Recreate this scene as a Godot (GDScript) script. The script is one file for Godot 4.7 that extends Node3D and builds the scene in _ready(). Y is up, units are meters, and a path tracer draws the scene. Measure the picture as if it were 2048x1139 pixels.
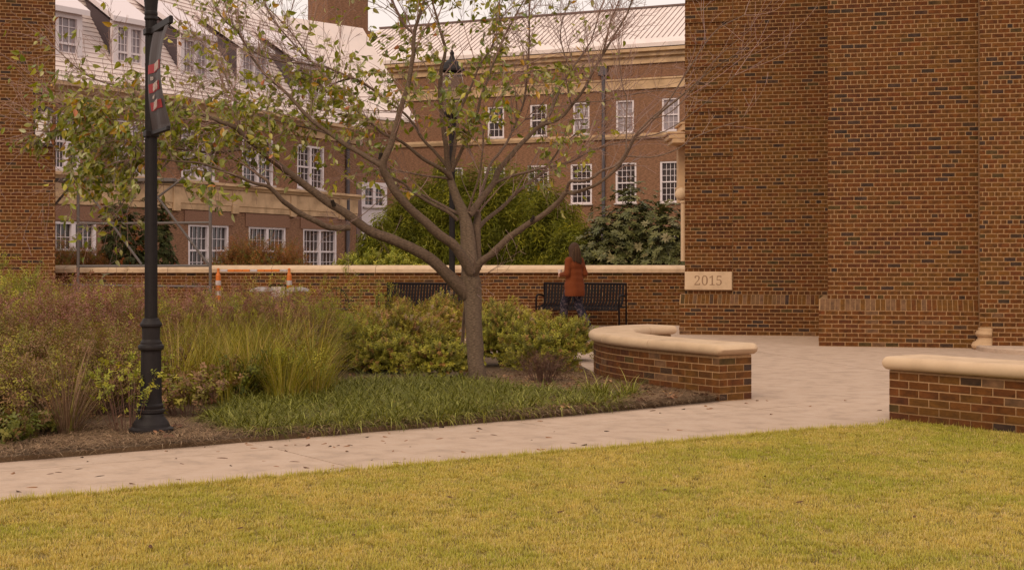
extends Node3D
# World: x right, y up, z toward the viewer; metres. The lens: 2840 picture widths-in-pixels focal length, eye 1.35 m up, level, shifted.
const F := 2840.0
const EYE := 1.35
var rng := RandomNumberGenerator.new()
var M := {}
var used := {}
var brick_cache := {}
var noise := FastNoiseLite.new()


class Shape:
	var v := PackedVector3Array()
	var n := PackedVector3Array()
	var c := PackedColorArray()
	var i := PackedInt32Array()
	var tint := Color.WHITE

	func tri(a: Vector3, b: Vector3, d: Vector3, out := Vector3.ZERO) -> void:
		var m := (b - a).cross(d - a)
		if m.length_squared() < 1e-16:
			return
		m = m.normalized()
		if out != Vector3.ZERO and m.dot(out) < 0.0:
			var t := b
			b = d
			d = t
			m = -m
		var k := v.size()
		v.append_array([a, b, d])
		n.append_array([m, m, m])
		c.append_array([tint, tint, tint])
		i.append_array([k, k + 2, k + 1])

	func quad(a: Vector3, b: Vector3, d: Vector3, e: Vector3, out := Vector3.ZERO) -> void:
		var m := (d - a).cross(e - b)
		if m.length_squared() < 1e-16:
			return
		m = m.normalized()
		if out != Vector3.ZERO and m.dot(out) < 0.0:
			var t := b
			b = e
			e = t
			m = -m
		var k := v.size()
		v.append_array([a, b, d, e])
		n.append_array([m, m, m, m])
		c.append_array([tint, tint, tint, tint])
		i.append_array([k, k + 2, k + 1, k, k + 3, k + 2])

	# box about a centre, with chamfered edges when bevel > 0
	func box(at: Vector3, size: Vector3, b := Basis(), bevel := 0.0) -> void:
		var h := size * 0.5
		var ax := [b.x, b.y, b.z]
		var hv := [h.x, h.y, h.z]
		for k in 3:
			var p := (k + 1) % 3
			var q := (k + 2) % 3
			for s in [-1.0, 1.0]:
				var ctr: Vector3 = at + ax[k] * (hv[k] * s)
				var U: Vector3 = ax[p] * (hv[p] - bevel)
				var V: Vector3 = ax[q] * (hv[q] - bevel)
				quad(ctr - U - V, ctr + U - V, ctr + U + V, ctr - U + V, ax[k] * s)
			if bevel > 0.0:
				for s in [-1.0, 1.0]:
					for t in [-1.0, 1.0]:
						var W: Vector3 = ax[q] * (hv[q] - bevel)
						var e1: Vector3 = at + ax[k] * (hv[k] * s) + ax[p] * ((hv[p] - bevel) * t)
						var e2: Vector3 = at + ax[k] * ((hv[k] - bevel) * s) + ax[p] * (hv[p] * t)
						quad(e1 - W, e1 + W, e2 + W, e2 - W, ax[k] * s + ax[p] * t)
		if bevel > 0.0:
			for s in [-1.0, 1.0]:
				for t in [-1.0, 1.0]:
					for w in [-1.0, 1.0]:
						var o: Vector3 = ax[0] * s + ax[1] * t + ax[2] * w
						var g: Vector3 = at + ax[0] * ((hv[0] - bevel) * s) + ax[1] * ((hv[1] - bevel) * t) + ax[2] * ((hv[2] - bevel) * w)
						tri(g + ax[0] * (bevel * s), g + ax[1] * (bevel * t), g + ax[2] * (bevel * w), o)

	# only what shows of a brick: face, four chamfers, four short sides
	func brick(at: Vector3, b: Basis, w: float, h: float, deep: float, cut: float) -> void:
		var f := []
		var g := []
		var r := []
		for s in [[-1, -1], [1, -1], [1, 1], [-1, 1]]:
			f.append(at + b.x * (s[0] * (w * 0.5 - cut)) + b.y * (s[1] * (h * 0.5 - cut)))
			g.append(at + b.x * (s[0] * w * 0.5) + b.y * (s[1] * h * 0.5) - b.z * cut)
			r.append(at + b.x * (s[0] * w * 0.5) + b.y * (s[1] * h * 0.5) - b.z * deep)
		quad(f[0], f[1], f[2], f[3], b.z)
		for k in 4:
			var l := (k + 1) % 4
			var o: Vector3 = (f[k] + f[l]) * 0.5 - at
			quad(f[k], f[l], g[l], g[k], o + b.z * 0.02)
			quad(g[k], g[l], r[l], r[k], o)

	func tube(p: Array, rad: Array, sides := 8, cap := true) -> void:
		var cnt := p.size()
		if cnt < 2:
			return
		var t: Vector3 = (p[1] - p[0]).normalized()
		var x := t.cross(Vector3.UP if absf(t.y) < 0.9 else Vector3.RIGHT).normalized()
		var k0 := v.size()
		for j in cnt:
			var d: Vector3 = (p[mini(j + 1, cnt - 1)] - p[maxi(j - 1, 0)]).normalized()
			x = (x - d * x.dot(d)).normalized()
			var y := d.cross(x)
			for s in sides:
				var a := TAU * s / sides
				var o := x * cos(a) + y * sin(a)
				v.append(p[j] + o * rad[j])
				n.append(o)
				c.append(tint)
		for j in cnt - 1:
			for s in sides:
				var a := k0 + j * sides + s
				var b := k0 + j * sides + (s + 1) % sides
				i.append_array([a, b + sides, b, a, a + sides, b + sides])
		if cap:
			for e in [0, cnt - 1]:
				var d: Vector3 = (p[0] - p[1]) if e == 0 else (p[cnt - 1] - p[cnt - 2])
				for s in range(1, sides - 1):
					tri(v[k0 + e * sides], v[k0 + e * sides + s], v[k0 + e * sides + s + 1], d)

	func rod(a: Vector3, b: Vector3, r: float, sides := 6) -> void:
		tube([a, b], [r, r], sides)

	# profile: Vector2(radius, height) from the bottom up; flutes carve the shaft
	func lathe(at: Vector3, prof: Array, sides := 24, flutes := 0, deep := 0.0) -> void:
		for j in prof.size() - 1:
			var a: Vector2 = prof[j]
			var b: Vector2 = prof[j + 1]
			var nn := Vector2(b.y - a.y, a.x - b.x).normalized()
			var k0 := v.size()
			for e in [a, b]:
				for s in sides + 1:
					var g := TAU * s / sides
					var r: float = e.x
					if flutes > 0:
						r *= 1.0 - deep * pow(absf(cos(g * flutes * 0.5)), 1.5)
					v.append(at + Vector3(cos(g) * r, e.y, sin(g) * r))
					n.append(Vector3(cos(g) * nn.x, nn.y, sin(g) * nn.x).normalized())
					c.append(tint)
			for s in sides:
				var q := k0 + s
				i.append_array([q, q + 1, q + sides + 2, q, q + sides + 2, q + sides + 1])

	# profile points: Vector2(outward, up), a closed loop, extruded along u
	func prism(prof: Array, o: Vector3, u: Vector3, nrm: Vector3, length: float) -> void:
		var mid := Vector2.ZERO
		for p in prof:
			mid += p / prof.size()
		var A := []
		for p in prof:
			A.append(o + nrm * p.x + Vector3.UP * p.y)
		for k in prof.size():
			var l := (k + 1) % prof.size()
			var e: Vector2 = prof[l] - prof[k]
			var d := Vector2(e.y, -e.x)
			if d.dot((prof[k] + prof[l]) * 0.5 - mid) < 0.0:
				d = -d
			quad(A[k], A[l], A[l] + u * length, A[k] + u * length, nrm * d.x + Vector3.UP * d.y)
		var tris := Geometry2D.triangulate_polygon(PackedVector2Array(prof))
		for k in range(0, tris.size(), 3):
			tri(A[tris[k]], A[tris[k + 1]], A[tris[k + 2]], -u)
			tri(A[tris[k]] + u * length, A[tris[k + 1]] + u * length, A[tris[k + 2]] + u * length, u)

	# a flat plate with the outline (x, z), top at y, thickness t
	func plate(poly: PackedVector2Array, y: float, t: float) -> void:
		var tris := Geometry2D.triangulate_polygon(poly)
		for k in range(0, tris.size(), 3):
			var q := []
			for e in 3:
				q.append(Vector3(poly[tris[k + e]].x, y, poly[tris[k + e]].y))
			tri(q[0], q[1], q[2], Vector3.UP)
		var mid := Vector2.ZERO
		for p in poly:
			mid += p / poly.size()
		for k in poly.size():
			var a := poly[k]
			var b := poly[(k + 1) % poly.size()]
			var m := (a + b) * 0.5 - mid
			quad(Vector3(a.x, y, a.y), Vector3(b.x, y, b.y), Vector3(b.x, y - t, b.y), Vector3(a.x, y - t, a.y), Vector3(m.x, 0, m.y))

	# closed profile (outward, up) swept along a path; ends rounded by r
	func sweep(path: Array, outs: Array, prof: Array, r0 := 0.0, r1 := 0.0) -> void:
		var mid := Vector2.ZERO
		for p in prof:
			mid += p / prof.size()
		var rings := []
		var lo := Vector2(1e9, 1e9)
		var hi := -lo
		for p in prof:
			lo = lo.min(p)
			hi = hi.max(p)
		var half := (hi - lo) * 0.5
		var cen := (hi + lo) * 0.5
		var cnt := path.size()
		if r0 > 0.0:
			var back: Vector3 = (path[0] - path[1]).normalized()
			for k in range(5, 0, -1):
				var a := PI * 0.5 * k / 5.2
				rings.append([path[0] + back * (r0 * sin(a)), outs[0], r0 * (1.0 - cos(a))])
		for k in cnt:
			rings.append([path[k], outs[k], 0.0])
		if r1 > 0.0:
			var fwd: Vector3 = (path[cnt - 1] - path[cnt - 2]).normalized()
			for k in range(1, 6):
				var a := PI * 0.5 * k / 5.2
				rings.append([path[cnt - 1] + fwd * (r1 * sin(a)), outs[cnt - 1], r1 * (1.0 - cos(a))])
		var m := prof.size()
		var pts := []
		for q in rings:
			var row := []
			var sc := Vector2(maxf(0.02, 1.0 - q[2] / half.x), maxf(0.02, 1.0 - q[2] / half.y))
			for p in prof:
				var w: Vector2 = cen + (p - cen) * sc
				row.append(q[0] + q[1] * w.x + Vector3.UP * w.y)
			pts.append(row)
		var k0 := v.size()
		for j in pts.size():
			for k in m:
				var e: Vector2 = prof[(k + 1) % m] - prof[(k + m - 1) % m]
				var d := Vector2(e.y, -e.x).normalized()
				if d.dot(prof[k] - mid) < 0.0:
					d = -d
				var nn: Vector3 = rings[j][1] * d.x + Vector3.UP * d.y
				if rings[j][2] > 0.0:
					var dir: Vector3 = (rings[j][0] - path[0 if j < pts.size() / 2 else cnt - 1]).normalized()
					nn = (nn + dir * (rings[j][2] / maxf(r0, r1)) * 1.6)
				v.append(pts[j][k])
				n.append(nn.normalized())
				c.append(tint)
		var mj := pts.size() / 2 - 1
		var fl := ((v[k0 + mj * m + 1] - v[k0 + mj * m]).cross(v[k0 + (mj + 1) * m] - v[k0 + mj * m])).dot(n[k0 + mj * m] + n[k0 + mj * m + 1]) > 0.0
		for j in pts.size() - 1:
			for k in m:
				var a := k0 + j * m + k
				var b := k0 + j * m + (k + 1) % m
				if fl:
					i.append_array([a, b + m, b, a, a + m, b + m])
				else:
					i.append_array([a, b, b + m, a, b + m, a + m])
		for e in [0, pts.size() - 1]:
			var d: Vector3 = path[0] - path[1] if e == 0 else path[cnt - 1] - path[cnt - 2]
			for k in range(1, m - 1):
				tri(pts[e][0], pts[e][k], pts[e][k + 1], d)

	# a leaf: base, tip direction, width direction; folded along its middle and curving down
	func leaf(at: Vector3, dir: Vector3, side: Vector3, length: float, width: float, fold := 0.25, droop := 0.3) -> void:
		var up := side.cross(dir).normalized()
		var mid := []
		var lf := []
		var rt := []
		for k in 5:
			var t := k / 4.0
			var w: float = width * [0.0, 0.42, 0.5, 0.34, 0.0][k]
			var p := at + dir * (length * t) - up * (droop * length * t * t)
			mid.append(p)
			lf.append(p + side * w + up * (fold * w))
			rt.append(p - side * w + up * (fold * w))
		for k in 4:
			if k == 0:
				tri(mid[0], lf[1], mid[1], up)
				tri(mid[0], mid[1], rt[1], up)
			elif k == 3:
				tri(mid[3], lf[3], mid[4], up)
				tri(mid[3], mid[4], rt[3], up)
			else:
				quad(mid[k], lf[k], lf[k + 1], mid[k + 1], up)
				quad(mid[k], mid[k + 1], rt[k + 1], rt[k], up)

	# a small flat-ish leaf of two faces
	func leaflet(at: Vector3, dir: Vector3, side: Vector3, length: float, width: float) -> void:
		var up := side.cross(dir).normalized()
		var m := at + dir * (length * 0.5) + up * (length * 0.08)
		var e := at + dir * length
		tri(at, m + side * (width * 0.5), e, up)
		tri(at, e, m - side * (width * 0.5), up)

	# a grass blade arching over
	func blade(at: Vector3, dir: Vector3, length: float, width: float, bend: float, steps := 4) -> void:
		var flat := Vector3(dir.x, 0, dir.z).normalized()
		if flat == Vector3.ZERO:
			flat = Vector3.RIGHT
		var side := flat.cross(Vector3.UP).normalized()
		var p := at
		var d := dir.normalized()
		var axis := side
		for k in steps:
			var w0 := width * (1.0 - pow(float(k) / steps, 1.6)) * 0.5
			var w1 := width * (1.0 - pow(float(k + 1) / steps, 1.6)) * 0.5
			var q := p + d * (length / steps)
			if k == steps - 1:
				tri(p - side * w0, p + side * w0, q, d.cross(side))
			else:
				quad(p - side * w0, p + side * w0, q + side * w1, q - side * w1)
			p = q
			d = d.rotated(axis, -bend / steps).normalized()

	func mesh() -> ArrayMesh:
		var a := []
		a.resize(Mesh.ARRAY_MAX)
		a[Mesh.ARRAY_VERTEX] = v
		a[Mesh.ARRAY_NORMAL] = n
		a[Mesh.ARRAY_COLOR] = c
		a[Mesh.ARRAY_INDEX] = i
		var m := ArrayMesh.new()
		if v.size() > 0:
			m.add_surface_from_arrays(Mesh.PRIMITIVE_TRIANGLES, a)
		return m


func numbered(called: String) -> String:
	var k: int = used.get(called, 0)
	used[called] = k + 1
	return called if k == 0 else "%s_%03d" % [called, k]


func spot(px: float, py: float, d: float) -> Vector3:   # a point measured on the photograph at a known distance
	return Vector3((px - 1024.0) * d / F, EYE - (py - 520.0) * d / F, -d)


func floor_at(px: float, py: float) -> Vector3:          # where the level ground is seen
	return spot(px, py, EYE * F / (py - 520.0))


func thing(called: String, label: String, category: String, at := Vector3.ZERO, turn := 0.0, group := "") -> Node3D:
	var o := Node3D.new()
	o.name = numbered(called)
	add_child(o)
	o.position = at
	o.rotation.y = turn
	tag(o, label, category, group)
	return o


func tag(o: Node, label: String, category: String, group := "", kind := "") -> Node:
	if label:
		o.set_meta("label", label)
	if category:
		o.set_meta("category", category)
	if group:
		o.set_meta("group", group)
	if kind:
		o.set_meta("kind", kind)
	return o


func part(called: String, s, m: Material, parent: Node) -> MeshInstance3D:
	var o := MeshInstance3D.new()
	o.mesh = s.mesh() if s is Shape else s
	o.material_override = m
	var key := "%d/%s" % [parent.get_instance_id(), called]
	var k: int = used.get(key, 0)
	used[key] = k + 1
	o.name = called if k == 0 else "%s_%03d" % [called, k]
	parent.add_child(o)
	return o


func solo(called: String, s, m: Material, label: String, category: String, group := "") -> MeshInstance3D:
	var o := MeshInstance3D.new()
	o.mesh = s.mesh() if s is Shape else s
	o.material_override = m
	o.name = numbered(called)
	add_child(o)
	tag(o, label, category, group)
	return o


func struct(called: String, s, m: Material) -> MeshInstance3D:
	var o := solo(called, s, m, "", "")
	o.set_meta("kind", "structure")
	return o


func scatter(called: String, mesh: Mesh, m: Material, where: Array, colors: Array, parent: Node) -> MultiMeshInstance3D:
	var mm := MultiMesh.new()
	mm.transform_format = MultiMesh.TRANSFORM_3D
	mm.use_colors = true
	mm.mesh = mesh
	mm.instance_count = where.size()
	for k in where.size():
		mm.set_instance_transform(k, where[k])
		mm.set_instance_color(k, colors[k])
	var o := MultiMeshInstance3D.new()
	o.multimesh = mm
	o.material_override = m
	o.name = called if parent != self else numbered(called)
	parent.add_child(o, true)
	return o


func copy(o: Node3D, label := "") -> Node3D:
	var c: Node3D = o.duplicate()
	var base := String(o.name)
	var cut := base.rfind("_")
	if cut > 0 and base.substr(cut + 1).is_valid_int():
		base = base.substr(0, cut)
	c.name = numbered(base)
	add_child(c)
	if label:
		c.set_meta("label", label)
	return c


func rf(a: float, b: float) -> float:
	return rng.randf_range(a, b)


func rdir() -> Vector3:
	return Vector3(rng.randfn(), rng.randfn(), rng.randfn()).normalized()


func pick(a: Array):
	return a[rng.randi() % a.size()]


func vary(col: Color, amount: float) -> Color:
	var k := 1.0 + rf(-amount, amount)
	return Color(col.r * k * (1.0 + rf(-0.06, 0.06)), col.g * k, col.b * k * (1.0 + rf(-0.1, 0.1)))


func noise_tex(size: int, freq: float, octaves: int, lo: float, hi: float, seeded: int, warm := 0.0) -> NoiseTexture2D:
	var f := FastNoiseLite.new()
	f.seed = seeded
	f.frequency = freq
	f.noise_type = FastNoiseLite.TYPE_SIMPLEX_SMOOTH
	f.fractal_octaves = octaves
	f.fractal_gain = 0.6
	var t := NoiseTexture2D.new()
	t.width = size
	t.height = size
	t.seamless = true
	t.noise = f
	var g := Gradient.new()
	g.offsets = PackedFloat32Array([0.0, 0.45, 1.0])
	g.colors = PackedColorArray([Color(lo, lo * (1.0 - warm), lo * (1.0 - 2.0 * warm)), Color((lo + hi) * 0.52, (lo + hi) * 0.51, (lo + hi) * 0.5), Color(hi, hi, hi)])
	t.color_ramp = g
	return t


func bump_tex(size: int, freq: float, octaves: int, strength: float, seeded: int) -> NoiseTexture2D:
	var f := FastNoiseLite.new()
	f.seed = seeded
	f.frequency = freq
	f.fractal_octaves = octaves
	var t := NoiseTexture2D.new()
	t.width = size
	t.height = size
	t.seamless = true
	t.noise = f
	t.as_normal_map = true
	t.bump_strength = strength
	return t


func mat(lin: Color, rough := 0.85, tex: Texture2D = null, metres := 1.0, bump: Texture2D = null) -> StandardMaterial3D:
	var m := StandardMaterial3D.new()
	m.albedo_color = lin.linear_to_srgb()
	m.vertex_color_use_as_albedo = true
	m.roughness = rough
	m.metallic_specular = 0.4
	if tex:
		m.albedo_texture = tex
	if bump:
		m.normal_enabled = true
		m.normal_texture = bump
		m.normal_scale = 0.7
	if tex or bump:
		m.uv1_triplanar = true
		m.uv1_world_triplanar = true
		m.uv1_scale = Vector3.ONE / metres
	return m


func leafy(back: float, rough := 0.6) -> StandardMaterial3D:
	var m := StandardMaterial3D.new()
	m.vertex_color_use_as_albedo = true
	m.roughness = rough
	m.metallic_specular = 0.35
	m.cull_mode = BaseMaterial3D.CULL_DISABLED
	if back > 0.0:
		m.backlight_enabled = true
		m.backlight = Color(back, back, back * 0.5)
	return m


func _ready() -> void:
	rng.seed = 20151
	noise.seed = 4
	noise.frequency = 0.35
	# camera, sky, sun, exposure
	var cam := Camera3D.new()
	cam.name = "camera"
	cam.position = Vector3(0, EYE, 0)
	cam.keep_aspect = Camera3D.KEEP_HEIGHT
	cam.set_frustum(1139.0 / F * 0.1, Vector2(0, -49.5 / F * 0.1), 0.1, 700.0)
	add_child(cam)
	cam.current = true
	var sky_mat := ProceduralSkyMaterial.new()
	sky_mat.sky_top_color = Color(0.98, 0.87, 0.80).linear_to_srgb()
	sky_mat.sky_horizon_color = Color(0.88, 0.77, 0.715).linear_to_srgb()
	sky_mat.sky_curve = 0.22
	sky_mat.sky_energy_multiplier = 1.0
	sky_mat.ground_horizon_color = Color(0.28, 0.23, 0.2).linear_to_srgb()
	sky_mat.ground_bottom_color = Color(0.2, 0.16, 0.12).linear_to_srgb()
	sky_mat.sun_angle_max = 1.0
	var env := Environment.new()
	env.background_mode = Environment.BG_SKY
	env.sky = Sky.new()
	env.sky.sky_material = sky_mat
	env.tonemap_mode = Environment.TONE_MAPPER_LINEAR
	env.tonemap_exposure = 1.10
	env.sdfgi_enabled = true
	env.ssao_enabled = true
	env.ssil_enabled = true
	var we := WorldEnvironment.new()
	we.name = "environment"
	we.environment = env
	add_child(we)
	var sun := DirectionalLight3D.new()
	sun.name = "sun"
	sun.light_color = Color(1.0, 0.92, 0.79)
	sun.light_energy = 0.45
	sun.light_angular_distance = 32.0
	sun.shadow_enabled = true
	sun.sky_mode = DirectionalLight3D.SKY_MODE_LIGHT_ONLY
	sun.rotation_degrees = Vector3(-40, -22, 0)
	add_child(sun)
	materials()
	ground()
	tower()
	left_building()
	garden_wall()
	low_walls()
	hall()
	wing()
	link_building()
	furniture()
	lamps()
	behind_wall_plants()
	tree()
	bed_plants()
	woman()
	ground_cover()
	lawn_grass()
	fallen_leaves()


func materials() -> void:
	var grain := noise_tex(512, 0.02, 5, 0.72, 1.0, 3)
	var blotch := noise_tex(512, 0.006, 5, 0.7, 1.0, 8, 0.03)
	var fine := noise_tex(512, 0.09, 4, 0.6, 1.0, 11)
	var rough_bump := bump_tex(512, 0.05, 4, 3.0, 5)
	M.brick = mat(Color.WHITE, 0.9, noise_tex(1024, 0.012, 7, 0.5, 1.0, 21), 1.7, rough_bump)
	M.mortar = mat(Color(0.405, 0.237, 0.118), 0.95, grain, 0.5, rough_bump)
	M.far_mortar = mat(Color(0.33, 0.22, 0.15), 0.95, grain, 0.5)
	M.stone = mat(Color(0.62, 0.45, 0.305), 0.85, noise_tex(1024, 0.006, 8, 0.84, 1.0, 8, 0.02), 2.3)
	M.carved = mat(Color(0.25, 0.15, 0.09), 0.9)
	M.frieze_letters = mat(Color(0.40, 0.25, 0.155), 0.9)
	M.concrete = mat(Color(0.515, 0.385, 0.30), 0.9, noise_tex(1024, 0.012, 8, 0.85, 1.0, 31, 0.012), 4.3, bump_tex(512, 0.12, 4, 1.2, 9))
	M.soil = mat(Color(0.16, 0.10, 0.055), 1.0, fine, 0.8, rough_bump)
	M.earth = mat(Color(0.13, 0.10, 0.05), 1.0, blotch, 3.0)
	M.thatch = mat(Color(0.36, 0.26, 0.08), 1.0, noise_tex(512, 0.05, 5, 0.45, 1.0, 14), 0.7, rough_bump)
	M.metal = mat(Color(0.024, 0.019, 0.020), 0.55, noise_tex(256, 0.02, 4, 0.75, 1.0, 17), 0.5)
	M.metal.metallic_specular = 0.3
	M.bench = mat(Color(0.009, 0.006, 0.007), 0.5)
	M.bench.metallic_specular = 0.22
	M.steel = mat(Color(0.17, 0.145, 0.14), 0.5, fine, 0.4)
	M.white = mat(Color(0.72, 0.62, 0.64), 0.6)
	M.offwhite = mat(Color(0.66, 0.58, 0.57), 0.7, blotch, 2.0)
	M.glass = mat(Color(0.035, 0.026, 0.026), 0.12)
	M.glass.metallic_specular = 0.6
	M.blind = mat(Color(0.30, 0.25, 0.27), 0.35)
	M.far_brick = mat(Color(0.50, 0.26, 0.155), 0.95, noise_tex(1024, 0.035, 5, 0.3, 1.0, 41, 0.03), 1.0)
	M.far_brick.uv1_scale = Vector3(0.16, 0.75, 0.16)
	M.far_soldier = mat(Color(0.34, 0.18, 0.12), 0.95, noise_tex(512, 0.05, 5, 0.6, 1.0, 43), 1.5)
	M.cream = mat(Color(0.70, 0.475, 0.29), 0.85, blotch, 3.0)
	M.roof = mat(Color(0.76, 0.645, 0.625), 0.45, noise_tex(512, 0.01, 4, 0.9, 1.0, 51), 6.0)
	M.slate = mat(Color(0.14, 0.105, 0.12), 0.8, fine, 1.0)
	M.seam = mat(Color(0.16, 0.10, 0.09), 0.6)
	M.pipe = mat(Color(0.09, 0.075, 0.085), 0.5)
	M.leaf = leafy(0.82, 0.36)
	M.leaf.metallic_specular = 0.55
	M.small_leaf = leafy(0.72, 0.55)
	M.dull_leaf = leafy(0.6, 0.7)
	M.dense_leaf = leafy(0.45, 0.55)
	M.blade = leafy(0.72, 0.6)
	M.bark = mat(Color.WHITE, 0.92, noise_tex(512, 0.03, 5, 0.35, 1.0, 61), 0.4, bump_tex(512, 0.05, 4, 6.0, 62))
	M.bark.uv1_scale = Vector3(1.6, 7.0, 1.6)
	M.twig = mat(Color.WHITE, 0.85)
	M.straw = leafy(0.0, 0.9)
	M.cloth = mat(Color.WHITE, 0.95, fine, 0.25)
	M.skin = mat(Color.WHITE, 0.6)
	M.plastic = mat(Color.WHITE, 0.5)
	M.vinyl = mat(Color(0.05, 0.033, 0.031), 0.55)
	M.vinyl.cull_mode = BaseMaterial3D.CULL_DISABLED
	M.frosted = mat(Color(0.66, 0.58, 0.56), 0.35)
	M.lamp_glass = mat(Color(0.05, 0.045, 0.045), 0.08)
	M.lamp_glass.albedo_color.a = 0.25
	M.lamp_glass.transparency = BaseMaterial3D.TRANSPARENCY_ALPHA


# ---------------------------------------------------------------- ground
func z_far(x: float) -> float:       # the edge of the path along the bed
	return -9.47 - 0.73 * (x + 3.41)


func z_near(x: float) -> float:      # the edge of the path along the lawn
	return -7.905 - 0.6387 * (x + 2.85)


func slabs(owner: Node3D, region: PackedVector2Array, o: Vector2, d: Vector2, su: float, sv: float, u0: int, u1: int, v0: int, v1: int, y: float) -> void:
	var e := Vector2(d.y, -d.x)
	for a in range(u0, u1):
		for b in range(v0, v1):
			var g := 0.006
			var p0 := o + d * (a * su + g) + e * (b * sv + g)
			var cell := PackedVector2Array([p0, p0 + d * (su - 2 * g), p0 + d * (su - 2 * g) + e * (sv - 2 * g), p0 + e * (sv - 2 * g)])
			for poly in Geometry2D.intersect_polygons(cell, region):
				if poly.size() < 3:
					continue
				var s := Shape.new()
				s.tint = Color(1, 1, 1) * rf(0.93, 1.0)
				s.plate(poly, y + rf(-0.0015, 0.0015), 0.1)
				part("slab", s, M.concrete, owner)


func ground() -> void:
	var g := Shape.new()
	g.plate(PackedVector2Array([Vector2(-400, 30), Vector2(400, 30), Vector2(400, -600), Vector2(-400, -600)]), -0.07, 0.2)
	struct("ground", g, M.earth)
	var path := Node3D.new()
	path.name = "path"
	add_child(path)
	tag(path, "pale concrete path slanting between the lawn and the planting bed", "path", "", "structure")
	var pr := PackedVector2Array([Vector2(-14, z_far(-14)), Vector2(2.36, -13.70), Vector2(3.25, -12.1), Vector2(3.1, z_near(3.1)), Vector2(-14, z_near(-14))])
	slabs(path, pr, Vector2(0.284, -11.53), Vector2(0.82, -0.572), 2.4, 8.0, -8, 3, -1, 1, 0.0)
	var plaza := Node3D.new()
	plaza.name = "plaza"
	add_child(plaza)
	tag(plaza, "pale concrete plaza between the low walls and the brick tower", "plaza", "", "structure")
	var zr := PackedVector2Array([Vector2(-14, z_far(-14)), Vector2(2.36, -13.70), Vector2(3.25, -12.1), Vector2(4.0, -11.2), Vector2(7, -8.0), Vector2(14, -8.0), Vector2(14, -29.4), Vector2(-14, -29.4)])
	slabs(plaza, zr, Vector2(2.36, -13.72), Vector2(0.97, -0.243).rotated(0.0), 3.0, 3.0, -8, 6, -4, 8, -0.003)
	var lawn := Shape.new()
	lawn.plate(PackedVector2Array([Vector2(-14, z_near(-14) + 0.01), Vector2(3.1, z_near(3.1) + 0.01), Vector2(3.25, -12.0), Vector2(4.0, -11.02), Vector2(7, -7.8), Vector2(14, -7.8), Vector2(14, 12), Vector2(-14, 12)]), 0.0, 0.06)
	struct("lawn_soil", lawn, M.thatch)
	var bed := Shape.new()
	bed.plate(bed_outline(), 0.035, 0.1)
	struct("planting_bed", bed, M.soil)


func bed_outline() -> PackedVector2Array:
	return PackedVector2Array([Vector2(-13, z_far(-13)), Vector2(-3.41, -9.47), Vector2(-1.33, -11.0), Vector2(0.5, -12.36), Vector2(1.53, -13.25), Vector2(1.95, -13.62), Vector2(1.5, -14.4), Vector2(1.16, -15.1), Vector2(0.99, -15.8), Vector2(0.97, -16.6), Vector2(0.8, -18.4), Vector2(-0.5, -20.3), Vector2(-3, -21.6), Vector2(-6, -22.5), Vector2(-13, -22.5)])


# ---------------------------------------------------------------- brickwork
const TONES := [Color(0.142, 0.047, 0.012), Color(0.166, 0.054, 0.010), Color(0.182, 0.062, 0.011), Color(0.177, 0.067, 0.012), Color(0.185, 0.059, 0.012), Color(0.201, 0.073, 0.013), Color(0.196, 0.080, 0.015), Color(0.112, 0.063, 0.019), Color(0.082, 0.043, 0.027), Color(0.068, 0.038, 0.026), Color(0.098, 0.048, 0.026), Color(0.225, 0.115, 0.055)]


func tone() -> int:
	var r := rng.randf()
	if r < 0.066:
		return 8 + rng.randi() % 3
	if r < 0.10:
		return 7
	return rng.randi() % 7


# kiln batches: the wall drifts a little lighter and darker from patch to patch; washed bricks sit in patches
func tone_at(p: Vector3, washed := 0.0) -> int:
	var t := tone()
	if t >= 7:
		return t
	if washed > 0.0 and noise.get_noise_3d(p.x * 3.5, p.y * 1.2, p.z * 3.5) > 0.12 and rng.randf() < washed:
		return 11
	return clampi(roundi(3.0 + noise.get_noise_3d(p.x * 1.3, p.y * 1.6 + 40.0, p.z * 1.3) * 7.0 + rf(-2.4, 2.4)), 0, 6)


# lays courses on the face that starts at o and runs along u; every sixth course is headers when head >= 0
func lay(list: Array, o: Vector3, u: Vector3, width: float, rows: int, course: float, blen: float, head: int, holes := [], sink_heads := 0.0) -> void:
	var nrm := Vector3(-u.z, 0, u.x)
	var joint := 0.0135
	for r in rows:
		var is_head := head >= 0 and r % 6 == head
		var bl := blen * 0.5 if is_head else blen
		var off := (blen * 0.5 if r % 2 == 1 else 0.0) if not is_head else blen * 0.25
		var x := -off
		while x < width:
			var a := maxf(x + joint * 0.5, 0.0)
			var b := minf(x + bl - joint * 0.5, width)
			x += bl
			var y0 := r * course + joint * 0.5
			var y1 := (r + 1) * course - joint * 0.5
			var spans := [[a, b]]
			for h in holes:
				if y1 > h[2] + 0.01 and y0 < h[3] - 0.01:
					var left := []
					for s in spans:
						if s[1] <= h[0] or s[0] >= h[1]:
							left.append(s)
						else:
							left.append([s[0], h[0]])
							left.append([h[1], s[1]])
					spans = left
			for s in spans:
				if s[1] - s[0] < 0.03:
					continue
				var c: Vector3 = o + u * ((s[0] + s[1]) * 0.5) + Vector3.UP * ((y0 + y1) * 0.5) + nrm * (rf(-0.001, 0.0012) - (sink_heads if is_head else 0.0))
				list.append([c, Basis(u, Vector3.UP, nrm), s[1] - s[0], y1 - y0, tone_at(c, 0.16 if c.y < 0.6 else 0.0)])


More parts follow.
